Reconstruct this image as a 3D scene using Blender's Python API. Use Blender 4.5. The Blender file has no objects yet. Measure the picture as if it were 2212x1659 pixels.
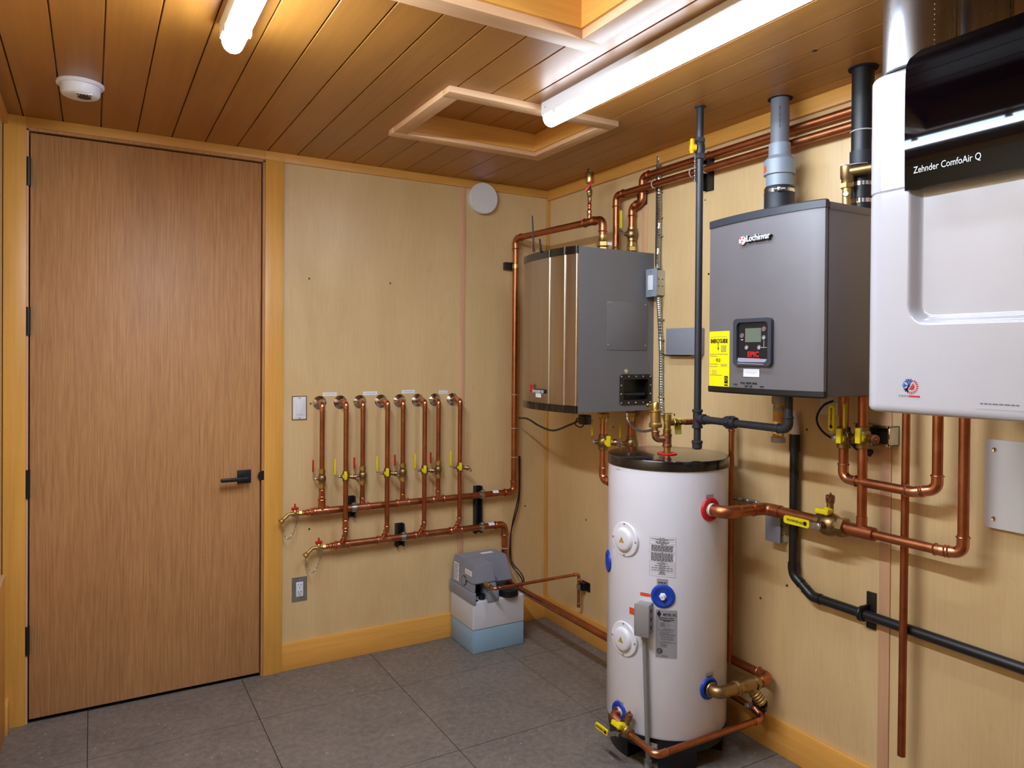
import bpy, bmesh, math, random
from mathutils import Vector as V, Matrix
random.seed(7)
sc = bpy.context.scene
COL = sc.collection
PI = math.pi

# ---------------------------------------------------------------- camera
FPX, CX, CY = 1568.18, 1107.6, 779.28          # focal length and principal point in a 2212x1659 frame
YAW, PIT, ROL = 0.5253, -0.0071, 0.0075
CAM = V((-2.2643, -3.5074, 1.4997))
FW = V((math.sin(YAW)*math.cos(PIT), math.cos(YAW)*math.cos(PIT), math.sin(PIT)))
RT = V((math.cos(YAW), -math.sin(YAW), 0))
UP = RT.cross(FW)
RT, UP = RT*math.cos(ROL)+UP*math.sin(ROL), -RT*math.sin(ROL)+UP*math.cos(ROL)
cd = bpy.data.cameras.new('camera'); cam = bpy.data.objects.new('camera', cd); COL.objects.link(cam)
cd.sensor_fit = 'HORIZONTAL'; cd.sensor_width = 36; cd.lens = FPX/2212*36
cd.shift_x = -(CX-1106)/2212; cd.shift_y = -(829.5-CY)/2212
cd.clip_start = 0.02
cam.matrix_world = Matrix(((RT.x, UP.x, -FW.x, CAM.x), (RT.y, UP.y, -FW.y, CAM.y), (RT.z, UP.z, -FW.z, CAM.z), (0, 0, 0, 1)))
sc.camera = cam
# ---------------------------------------------------------------- light and exposure
LIGHT = 74.0                                   # emission of the two tube fixtures
w = bpy.data.worlds.new('world'); sc.world = w; w.use_nodes = True
w.node_tree.nodes['Background'].inputs[0].default_value = (0.02, 0.02, 0.02, 1)
w.node_tree.nodes['Background'].inputs[1].default_value = 0.2
vs = sc.view_settings
vs.view_transform = 'Standard'; vs.look = 'None'; vs.gamma = 1; vs.use_curve_mapping = False
vs.exposure = 0.0

# a pixel of the photograph gives a direction; a wall, floor or pipe plane gives the distance
def ray(px, py): return FW + RT*((px-CX)/FPX) - UP*((py-CY)/FPX)
def PX(px, py, x): d = ray(px, py); return CAM + d*((x-CAM.x)/d.x)
def PY(px, py, y): d = ray(px, py); return CAM + d*((y-CAM.y)/d.y)
def PZ(px, py, z): d = ray(px, py); return CAM + d*((z-CAM.z)/d.z)

# ---------------------------------------------------------------- materials
def lin(c):
    return tuple((v/12.92 if v <= .04045 else ((v+.055)/1.055)**2.4) for v in [k/255 for k in c]) + (1,)
M = {}
class NT:
    def __init__(s, name):
        m = bpy.data.materials.new(name); m.use_nodes = True; s.m = m; s.t = m.node_tree
        s.b = s.t.nodes['Principled BSDF']; M[name] = m
    def n(s, kind, **k):
        x = s.t.nodes.new('ShaderNode'+kind)
        for a, v in k.items():
            if a.startswith('i_'): x.inputs[a[2:].replace('_', ' ')].default_value = v
            else: setattr(x, a, v)
        return x
    def l(s, a, b): s.t.links.new(a, b)
    def coords(s, scale=(1, 1, 1)):
        tc = s.n('TexCoord'); mp = s.n('Mapping'); s.l(tc.outputs['Object'], mp.inputs['Vector'])
        mp.inputs['Scale'].default_value = scale; return mp.outputs['Vector']
    def noise(s, vec, scale, detail=4, rough=.5, dist=0):
        x = s.n('TexNoise'); x.inputs['Scale'].default_value = scale; x.inputs['Detail'].default_value = detail
        x.inputs['Roughness'].default_value = rough; x.inputs['Distortion'].default_value = dist
        s.l(vec, x.inputs['Vector']); return x.outputs['Fac']
    def ramp(s, fac, stops):
        r = s.n('ValToRGB'); e = r.color_ramp.elements
        while len(e) < len(stops): e.new(.5)
        for i, (p, c) in enumerate(stops): e[i].position = p; e[i].color = c
        s.l(fac, r.inputs[0]); return r.outputs[0]
    def mix(s, a, b, fac, mode='MIX'):
        x = s.n('Mix', data_type='RGBA', blend_type=mode)
        if isinstance(fac, (int, float)): x.inputs[0].default_value = fac
        else: s.l(fac, x.inputs[0])
        for k, v in ((6, a), (7, b)):
            if isinstance(v, tuple): x.inputs[k].default_value = v
            else: s.l(v, x.inputs[k])
        return x.outputs[2]
    def bump(s, h, st, dist=.002):
        x = s.n('Bump'); x.inputs['Strength'].default_value = st; x.inputs['Distance'].default_value = dist
        s.l(h, x.inputs['Height']); s.l(x.outputs[0], s.b.inputs['Normal'])
    def set(s, **k):
        for a, v in k.items(): s.b.inputs[a.replace('_', ' ')].default_value = v
        return s

def plain(name, rgb, rough=.5, metal=0, var=0, scale=12, coat=0, bump=0):
    t = NT(name); c = lin(rgb)
    t.set(Base_Color=c, Roughness=rough, Metallic=metal)
    if coat: t.b.inputs['Coat Weight'].default_value = coat; t.b.inputs['Coat Roughness'].default_value = .06
    if var or bump:
        f = t.noise(t.coords(), scale, 5)
        if var:
            d = tuple(max(0, v*(1-var)) for v in c[:3])+(1,); e = tuple(min(1, v*(1+var)) for v in c[:3])+(1,)
            t.l(t.ramp(f, [(.3, d), (.7, e)]), t.b.inputs['Base Color'])
            r = t.n('MapRange'); r.inputs[3].default_value = max(.02, rough-.08); r.inputs[4].default_value = min(1, rough+.1)
            t.l(f, r.inputs[0]); t.l(r.outputs[0], t.b.inputs['Roughness'])
        if bump: t.bump(f, bump)
    return t.m

def wood(name, ca, cb, axis, rough=.42, var=.12, fine=70, broad=7, coat=0, bump=.08, mixb=.5):
    t = NT(name)
    s = [1, 1, 1]; s[axis] = .035
    s2 = [1, 1, 1]; s2[axis] = .12
    v = t.coords(tuple(s)); v2 = t.coords(tuple(s2))
    oi = t.n('ObjectInfo')
    ad = t.n('VectorMath', operation='ADD'); cmb = t.n('CombineXYZ')
    ml = t.n('Math', operation='MULTIPLY'); ml.inputs[1].default_value = 37.0
    t.l(oi.outputs['Random'], ml.inputs[0])
    for k in range(3): t.l(ml.outputs[0], cmb.inputs[k])
    t.l(v2, ad.inputs[0]); t.l(cmb.outputs[0], ad.inputs[1])
    g = t.noise(v, fine, 5, .6)
    b = t.noise(ad.outputs[0], broad, 3, .5, 1.2)
    c1 = t.ramp(g, [(.3, lin(ca)), (.72, lin(cb))])
    mid = tuple((x+y)/2 for x, y in zip(lin(ca), lin(cb)))
    c2 = t.ramp(b, [(.3, tuple(x*.8 for x in mid[:3])+(1,)), (.5, mid), (.75, tuple(min(1, x*1.18) for x in mid[:3])+(1,))])
    col = t.mix(c1, c2, mixb)
    hs = t.n('HueSaturation'); mr = t.n('MapRange'); mr.inputs[3].default_value = 1-var; mr.inputs[4].default_value = 1+var
    t.l(oi.outputs['Random'], mr.inputs[0]); t.l(mr.outputs[0], hs.inputs['Value']); t.l(col, hs.inputs['Color'])
    t.l(hs.outputs[0], t.b.inputs['Base Color'])
    t.set(Roughness=rough)
    if coat: t.b.inputs['Coat Weight'].default_value = coat; t.b.inputs['Coat Roughness'].default_value = .32
    t.bump(g, bump, .001)
    return t.m

wood('ceiling_wood', (150, 94, 30), (174, 116, 43), 1, rough=.45, var=.05, fine=55, coat=.35)
wood('fir_x', (213, 148, 62), (236, 176, 88), 0, rough=.4, var=.05)
wood('fir_y', (213, 148, 62), (236, 176, 88), 1, rough=.4, var=.05)
wood('fir_z', (213, 149, 60), (238, 178, 85), 2, rough=.4, var=.05)
wood('pale_fir_x', (205, 158, 114), (224, 180, 136), 0, rough=.5, var=.04)
wood('pale_fir_y', (205, 158, 114), (224, 180, 136), 1, rough=.5, var=.04)
wood('pale_fir_z', (208, 158, 118), (226, 178, 138), 2, rough=.5, var=.04)
wood('oak_door', (160, 108, 62), (212, 158, 102), 2, rough=.5, var=.02, fine=190, broad=4, mixb=.35)
def plywood():
    t = NT('birch_plywood')
    v = t.coords((1, 1, .28)); v3 = t.coords((1, 1, .05))
    a = t.noise(v, 3.2, 4, .55, 1.0); g = t.noise(v3, 120, 4, .6); k = t.noise(t.coords((1, 1, .6)), 9, 5, .6, 2.0)
    c = t.ramp(a, [(.25, lin((206, 169, 115))), (.5, lin((217, 183, 129))), (.78, lin((227, 196, 144)))])
    c2 = t.mix(c, t.ramp(g, [(.3, lin((200, 165, 116))), (.7, lin((226, 198, 152)))]), .25)
    c3 = t.mix(c2, lin((182, 142, 92)), t.ramp(k, [(.64, (0, 0, 0, 1)), (.8, (.38, .38, .38, 1))]))
    t.l(c3, t.b.inputs['Base Color']); t.set(Roughness=.4); t.bump(g, .03, .0005)
    t.b.inputs['Coat Weight'].default_value = .15; t.b.inputs['Coat Roughness'].default_value = .3
plywood()
def stone():
    t = NT('stone_tile')
    oi = t.n('ObjectInfo'); v = t.coords()
    ad = t.n('VectorMath', operation='ADD'); t.l(v, ad.inputs[0]); t.l(oi.outputs['Location'], ad.inputs[1])
    vv = ad.outputs[0]
    a = t.noise(vv, 5, 6, .65, .6); b = t.noise(vv, 38, 6, .7); c = t.noise(vv, 130, 4, .7)
    c1 = t.ramp(a, [(.3, lin((103, 94, 87))), (.55, lin((120, 109, 100))), (.75, lin((130, 118, 108)))])
    c2 = t.mix(c1, t.ramp(b, [(.35, lin((84, 74, 67))), (.65, lin((144, 132, 121)))]), .42)
    vo = t.n('TexVoronoi'); vo.inputs['Scale'].default_value = 34; t.l(vv, vo.inputs['Vector'])
    wh = t.n('TexWhiteNoise'); t.l(vo.outputs['Position'], wh.inputs['Vector'])
    m1 = t.ramp(vo.outputs['Distance'], [(.07, (1, 1, 1, 1)), (.15, (0, 0, 0, 1))])
    m2 = t.ramp(wh.outputs[0], [(.78, (0, 0, 0, 1)), (.8, (1, 1, 1, 1))])
    sp = t.mix(m1, m2, 1, 'MULTIPLY')
    fk = t.ramp(c, [(.66, (0, 0, 0, 1)), (.76, (.4, .4, .4, 1))])
    c3 = t.mix(t.mix(c2, lin((160, 150, 140)), fk), lin((176, 168, 158)), sp)
    t.l(c3, t.b.inputs['Base Color']); t.set(Roughness=.5); t.bump(b, .1, .0006)
stone()
plain('grout', (58, 54, 51), .9)
def metal(name, a, b, r0, r1, scale=14, stretch=(1, 1, 1)):
    t = NT(name); f = t.noise(t.coords(stretch), scale, 5, .6, .4)
    t.l(t.ramp(f, [(.3, lin(a)), (.7, lin(b))]), t.b.inputs['Base Color'])
    mr = t.n('MapRange'); mr.inputs[3].default_value = r0; mr.inputs[4].default_value = r1
    t.l(f, mr.inputs[0]); t.l(mr.outputs[0], t.b.inputs['Roughness']); t.set(Metallic=1)
    return t.m
metal('copper', (166, 98, 62), (194, 124, 84), .3, .46)
metal('copper_bright', (196, 126, 92), (218, 150, 114), .2, .32)
metal('copper_old', (150, 84, 52), (180, 106, 66), .42, .55)
metal('brass', (190, 158, 92), (216, 186, 116), .28, .42)
metal('bronze', (146, 118, 78), (174, 144, 98), .32, .48)
metal('bronze_red', (160, 112, 82), (184, 134, 102), .34, .48)
metal('chrome', (196, 196, 198), (224, 224, 226), .08, .18)
metal('zinc', (176, 178, 176), (204, 206, 204), .28, .42)
metal('duct_metal', (176, 178, 180), (208, 210, 212), .2, .34, 5, (1, 1, .2))
metal('brushed_steel', (176, 164, 150), (190, 178, 164), .26, .36, 30, (1, 1, .03))
plain('conduit_grey', (148, 151, 150), .45, .35, var=.05)
plain('white_enamel', (232, 229, 236), .22, var=.015, coat=.3)
plain('white_plastic', (228, 224, 228), .35, var=.01)
plain('white_gloss', (196, 192, 197), .16, var=.01, coat=.6)
plain('white_paint', (226, 222, 220), .45)
plain('paper', (238, 236, 240), .7)
plain('cream_plate', (222, 206, 190), .5)
plain('black_iron', (44, 44, 49), .42, var=.12, scale=60, bump=.05)
plain('black_plastic', (22, 21, 22), .4)
plain('black_gloss', (24, 19, 19), .14, coat=.4)
plain('black_glass', (6, 3, 6), .03); M['black_glass'].node_tree.nodes['Principled BSDF'].inputs['Specular IOR Level'].default_value = .13
plain('black_hole', (6, 6, 6), .9)
plain('dark_bezel', (56, 58, 68), .4)
plain('rubber', (34, 35, 40), .5)
plain('unit_grey', (106, 103, 104), .45, var=.02)
plain('boiler_grey', (116, 111, 113), .42, .25, var=.02)
plain('boiler_side', (88, 80, 80), .45, .2)
plain('cap_slate', (52, 53, 60), .4)
plain('box_steel', (160, 158, 157), .42, .35)
plain('pvc_grey', (140, 148, 158), .34, var=.03)
plain('pvc_dark', (112, 114, 120), .4, var=.03)
plain('box_grey', (138, 138, 146), .5)
plain('feeder_grey', (140, 142, 154), .42, var=.02)
plain('red_plastic', (196, 22, 26), .35)
plain('red_ring', (206, 30, 40), .4)
plain('blue_ring', (16, 62, 168), .4)
plain('yellow_plastic', (236, 214, 14), .38)
plain('yellow_amber', (240, 182, 10), .38)
plain('sticker_yellow', (250, 228, 4), .5)
plain('sticker_orange', (226, 88, 42), .5)
plain('sticker_grey', (172, 170, 174), .42, .3)
plain('ink_black', (18, 17, 17), .6)
plain('ink_grey', (112, 108, 114), .6)
plain('ink_pale', (168, 162, 168), .6)
plain('ink_red', (206, 34, 30), .5)
plain('ink_blue', (40, 82, 170), .5)
plain('ink_white', (226, 226, 232), .4)
plain('button_red', (158, 74, 80), .5)
plain('lcd', (104, 112, 96), .25)
plain('milk_tank', (206, 205, 210), .4, var=.02)
plain('liquid_blue', (142, 172, 192), .35, var=.03)
plain('trap_clear', (200, 144, 70), .18)
plain('trap_cap', (168, 158, 150), .45)
plain('cable_white', (196, 190, 182), .5)
plain('screw_brass', (120, 92, 52), .4, .7)
plain('tag_yellow', (226, 218, 90), .6)
for lname, LK in (('lamp_glow_a', .74), ('lamp_glow_b', 2.85)):
  t = NT(lname); t.b.inputs['Emission Color'].default_value = (.83, 1.0, 1.22, 1)
  t.set(Base_Color=(.9, .9, .9, 1))
  ge = t.n('NewGeometry'); sp_ = t.n('SeparateXYZ'); t.l(ge.outputs['Normal'], sp_.inputs[0])      # a prismatic cover: brightest straight down
  mr_ = t.n('MapRange'); mr_.inputs[1].default_value = .15; mr_.inputs[2].default_value = -1; mr_.inputs[3].default_value = LIGHT*LK*.12; mr_.inputs[4].default_value = LIGHT*LK
  t.l(sp_.outputs['Z'], mr_.inputs[0]); t.l(mr_.outputs[0], t.b.inputs['Emission Strength'])

# ---------------------------------------------------------------- geometry helpers
def frame(o, x, y, z=None):
    x, y = V(x).normalized(), V(y).normalized(); z = x.cross(y) if z is None else V(z).normalized()
    return Matrix(((x.x, y.x, z.x, o[0]), (x.y, y.y, z.y, o[1]), (x.z, y.z, z.z, o[2]), (0, 0, 0, 1)))
def perp(d):
    d = V(d).normalized(); a = V((0, 0, 1)) if abs(d.z) < .9 else V((1, 0, 0))
    x = a.cross(d).normalized(); return x, d.cross(x)
class MB:
    def __init__(s, M=None): s.bm = bmesh.new(); s.M = M
    def add(s, vs, fs):
        b = [s.bm.verts.new(s.M @ V(v) if s.M else V(v)) for v in vs]; out = []
        for f in fs:
            try: out.append(s.bm.faces.new([b[i] for i in f]))
            except ValueError: pass
        return out
    def box(s, x0, x1, y0, y1, z0, z1, bev=0, seg=2):
        x0, x1 = min(x0, x1), max(x0, x1); y0, y1 = min(y0, y1), max(y0, y1); z0, z1 = min(z0, z1), max(z0, z1)
        f = s.add([(x, y, z) for z in (z0, z1) for y in (y0, y1) for x in (x0, x1)],
                  [(0, 2, 3, 1), (4, 5, 7, 6), (0, 1, 5, 4), (2, 6, 7, 3), (0, 4, 6, 2), (1, 3, 7, 5)])
        if bev:
            e = list({e for q in f for e in q.edges})
            bmesh.ops.bevel(s.bm, geom=e, offset=bev, segments=seg, affect='EDGES', profile=.5)
        return s
    def quad(s, *p): s.add(p, [tuple(range(len(p)))]); return s
    def cyl(s, p0, p1, r, r1=None, n=20, cap=True):
        p0, p1 = V(p0), V(p1); r1 = r if r1 is None else r1
        x, y = perp(p1-p0)
        c = [(math.cos(2*PI*k/n), math.sin(2*PI*k/n)) for k in range(n)]
        vs = [p0+(x*a+y*b)*r for a, b in c]+[p1+(x*a+y*b)*r1 for a, b in c]
        fs = [(k, (k+1) % n, n+(k+1) % n, n+k) for k in range(n)]
        if cap: fs += [tuple(range(n-1, -1, -1)), tuple(range(n, 2*n))]
        s.add(vs, fs); return s
    def lathe(s, o, d, prof, n=28, a0=0, cap=True):
        o, d = V(o), V(d).normalized(); x, y = perp(d); vs = []; fs = []; rings = []
        for t_, r in prof:
            if r < 1e-6: rings.append([len(vs)]); vs.append(o+d*t_)
            else:
                rings.append(list(range(len(vs), len(vs)+n)))
                vs += [o+d*t_+(x*math.cos(a0+2*PI*k/n)+y*math.sin(a0+2*PI*k/n))*r for k in range(n)]
        for A, B in zip(rings, rings[1:]):
            for k in range(n):
                k2 = (k+1) % n
                if len(A) == 1 and len(B) == 1: continue
                if len(A) == 1: fs.append((A[0], B[k2], B[k]))
                elif len(B) == 1: fs.append((A[k], A[k2], B[0]))
                else: fs.append((A[k], A[k2], B[k2], B[k]))
        if cap:
            if len(rings[0]) > 1: fs.append(tuple(reversed(rings[0])))
            if len(rings[-1]) > 1: fs.append(tuple(rings[-1]))
        s.add(vs, fs); return s
    def hexn(s, o, d, r, t0, t1): return s.lathe(o, d, [(t0, r*.9), (t0+.08*(t1-t0), r), (t1-.08*(t1-t0), r), (t1, r*.9)], n=6)
    def tube(s, pts, r, n=14, cap=True, rib=None):
        pts = [V(p) for p in pts]; m = len(pts)
        tg = [((pts[min(i+1, m-1)]-pts[max(i-1, 0)]).normalized()) for i in range(m)]
        x, y = perp(tg[0]); vs = []; fs = []
        for i, p in enumerate(pts):
            x = (x - tg[i]*x.dot(tg[i])).normalized(); y = tg[i].cross(x)
            rr = r*(rib[i % len(rib)] if rib else 1)
            vs += [p+(x*math.cos(2*PI*k/n)+y*math.sin(2*PI*k/n))*rr for k in range(n)]
        for i in range(m-1):
            fs += [(i*n+k, i*n+(k+1) % n, (i+1)*n+(k+1) % n, (i+1)*n+k) for k in range(n)]
        if cap: fs += [tuple(range(n-1, -1, -1)), tuple(range((m-1)*n, m*n))]
        s.add(vs, fs); return s
    def torus(s, o, d, R, r, n=24, m=8):
        o, d = V(o), V(d).normalized(); x, y = perp(d); vs = []; fs = []
        for i in range(n):
            e = x*math.cos(2*PI*i/n)+y*math.sin(2*PI*i/n)
            for j in range(m): vs.append(o+e*(R+r*math.cos(2*PI*j/m))+d*(r*math.sin(2*PI*j/m)))
        for i in range(n):
            for j in range(m):
                fs.append((i*m+j, ((i+1) % n)*m+j, ((i+1) % n)*m+(j+1) % m, i*m+(j+1) % m))
        s.add(vs, fs); return s
    def prism(s, poly, z0, z1, top=None):
        n = len(poly); top = top or poly
        s.add([(a, b, z0) for a, b in poly]+[(a, b, z1) for a, b in top],
              [tuple(range(n-1, -1, -1)), tuple(range(n, 2*n))]+[(k, (k+1) % n, n+(k+1) % n, n+k) for k in range(n)])
        return s
    def ball(s, o, r, n=16):
        return s.lathe(o, (0, 0, 1), [(-r*math.cos(PI*k/8), r*math.sin(PI*k/8)) for k in range(9)], n)
    def mesh(s, name, loc, smooth=40):
        bmesh.ops.recalc_face_normals(s.bm, faces=s.bm.faces)
        me = bpy.data.meshes.new(name); s.bm.to_mesh(me); s.bm.free()
        me.transform(Matrix.Translation(-V(loc)))
        if smooth:
            me.shade_smooth(); me.set_sharp_from_angle(angle=math.radians(smooth))
        return me
def rrect(w, h, r, n=6):
    out = []
    for cx, cy, a in ((w/2-r, h/2-r, 0), (-w/2+r, h/2-r, 90), (-w/2+r, -h/2+r, 180), (w/2-r, -h/2+r, 270)):
        out += [(cx+r*math.cos(math.radians(a+90*k/n)), cy+r*math.sin(math.radians(a+90*k/n))) for k in range(n+1)]
    return out
def bend(pts, R, seg=7):
    pts = [V(p) for p in pts]; out = [pts[0]]
    for a, b, c in zip(pts, pts[1:], pts[2:]):
        d0, d1 = (b-a).normalized(), (c-b).normalized(); th = d0.angle(d1)
        if th < .02: out.append(b); continue
        t_ = min(R*math.tan(th/2), (b-a).length*.49, (c-b).length*.49); Rr = t_/math.tan(th/2)
        cen = b + (d1-d0).normalized()*(Rr/math.cos(th/2)); p0 = b-d0*t_; ax = d0.cross(d1).normalized()
        for k in range(seg+1): out.append(cen + Matrix.Rotation(th*k/seg, 3, ax) @ (p0-cen))
    out.append(pts[-1]); return out
def spline(pts, n=8):
    P = [V(p) for p in pts]; P = [P[0]*2-P[1]]+P+[P[-1]*2-P[-2]]; out = []
    for i in range(1, len(P)-2):
        for k in range(n):
            t_ = k/n; a, b, c, d = P[i-1:i+3]
            out.append(.5*((2*b)+(c-a)*t_+(2*a-5*b+4*c-d)*t_*t_+(3*b-a-3*c+d)*t_**3))
    out.append(P[-2]); return out

class Thing:
    def __init__(s, name, label, cat, loc, group=None):
        s.loc = V(loc); s.e = bpy.data.objects.new(name, None); s.e.empty_display_size = .05
        COL.objects.link(s.e); s.e.location = s.loc
        if cat: s.e['label'] = label; s.e['category'] = cat
        if group: s.e['group'] = group
    def part(s, name, mb, mat, parent=None, smooth=40, label=None, kind=None):
        me = mb.mesh(name, s.loc, smooth) if isinstance(mb, MB) else mb
        o = bpy.data.objects.new(name, me); COL.objects.link(o); me.materials.append(M[mat])
        o.parent = parent or s.e
        if label: o['label'] = label
        if name in ('print', 'ruled_lines', 'chain', 'cap_ribs', 'crimp_marks'): kind = 'stuff'
        if kind: o['kind'] = kind
        return o
def solo(name, label, cat, mb, mat, loc, group=None, smooth=40):
    o = bpy.data.objects.new(name, mb.mesh(name, loc, smooth)); COL.objects.link(o); o.location = V(loc)
    o.data.materials.append(M[mat]); o['label'] = label; o['category'] = cat
    if group: o['group'] = group
    return o
class Struct(Thing):
    def __init__(s, name, mb, mat, smooth=40, loc=(0, 0, 0), label=None, cat='structure'):
        s.loc = V(loc); s.e = bpy.data.objects.new(name, mb.mesh(name, s.loc, smooth)); COL.objects.link(s.e); s.e.location = s.loc
        s.e.data.materials.append(M[mat]); s.e['kind'] = 'structure'
        if label: s.e['label'] = label; s.e['category'] = cat
def text_mesh(s, size, F, ext=.0006, align='CENTER', wrap=None, bold=0, sx=1.0):
    c = bpy.data.curves.new('lettering', 'FONT'); c.body = s; c.size = size; c.extrude = ext/2; c.align_x = align; c.align_y = 'CENTER'
    c.offset = bold; c.resolution_u = 3
    o = bpy.data.objects.new('lettering', c); COL.objects.link(o)
    dg = bpy.context.evaluated_depsgraph_get(); me = bpy.data.meshes.new_from_object(o.evaluated_get(dg))
    bpy.data.objects.remove(o); bpy.data.curves.remove(c)
    me.materials.clear()
    for v in me.vertices:
        p = V((v.co.x*sx, v.co.y, v.co.z)); v.co = wrap(p) if wrap else F @ p
    return me
def lettering(th, s, size, F, mat, parent=None, **k):
    me = text_mesh(s, size, F, **k); me.transform(Matrix.Translation(-th.loc))
    return th.part('lettering', me, mat, parent, smooth=0)
def fine_print(mb, rows, u=1.0, dens=.9, th=.0004, hgt=.003, rng=None):
    """rows: (y, x0, x1) in the local frame of mb; words of random length, too small to read"""
    rng = rng or random
    for y, x0, x1 in rows:
        x = x0
        while x < x1:
            L = min(rng.uniform(.004, .013)*u, x1-x)
            mb.box(x, x+L, y-hgt/2, y+hgt/2, 0, th); x += L+.0022*u

# ---------------------------------------------------------------- pipe helpers
def run(th, pts, r, mat='copper', R=None, press=True, parent=None, emat=None, name='pipe', ends=(0, 0)):
    """straight pipes as parts, an elbow fitting as a part at every bend"""
    pts = [V(p) for p in pts]; R = R or 2.5*r; n = len(pts); cut = [0]*n
    for i in range(1, n-1):
        d0, d1 = (pts[i]-pts[i-1]).normalized(), (pts[i+1]-pts[i]).normalized()
        th_ = d0.angle(d1); cut[i] = R*math.tan(th_/2)
    for i in range(n-1):
        d = (pts[i+1]-pts[i]).normalized(); a, b = pts[i]+d*cut[i], pts[i+1]-d*cut[i+1]
        if (b-a).dot(d) > .004: th.part(name, MB().cyl(a, b, r), mat, parent)
    for i in range(1, n-1):
        d0, d1 = (pts[i]-pts[i-1]).normalized(), (pts[i+1]-pts[i]).normalized()
        L = 1.3*r
        a, b = pts[i]-d0*(cut[i]+L), pts[i]+d1*(cut[i]+L)
        mb = MB().tube(bend([a, pts[i], b], R, 9), r*1.12, 18)
        if press:
            for p, d in ((a+d0*.35*r, d0), (b-d1*.35*r, d1)): mb.torus(p, d, r*1.16, r*.17, 18, 6)
        else:
            for p, d in ((a, d0), (b, d1)): mb.cyl(p-d*.06*r, p+d*.06*r, r*1.17, n=18)
        th.part('elbow', mb, emat or mat, parent)
def coupling(th, p, d, r, L, mat='copper', press=True, parent=None, name='coupling'):
    d = V(d).normalized(); p = V(p); mb = MB().cyl(p-d*L/2, p+d*L/2, r*1.12)
    if press:
        for q in (p-d*(L/2-.35*r), p+d*(L/2-.35*r)): mb.torus(q, d, r*1.16, r*.17, 18, 6)
    return th.part(name, mb, mat, parent)
def tee(th, c, a, b, r, rb, mat='copper', La=2.6, Lb=2.6, press=True, parent=None):
    c, a, b = V(c), V(a).normalized(), V(b).normalized()
    mb = MB().cyl(c-a*La*r, c+a*La*r, r*1.13).cyl(c, c+b*(r+Lb*rb), rb*1.13)
    if press:
        for q, d, rr in ((c-a*(La-.4)*r, a, r), (c+a*(La-.4)*r, a, r), (c+b*(r+(Lb-.4)*rb), b, rb)): mb.torus(q, d, rr*1.17, rr*.17, 18, 6)
    return th.part('tee', mb, mat, parent)
def tie(th, p, d, r, parent=None, mat='cable_white'):
    return th.part('cable_tie', MB().torus(p, d, r*1.05, .0022, 20, 6), mat, parent)
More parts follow.
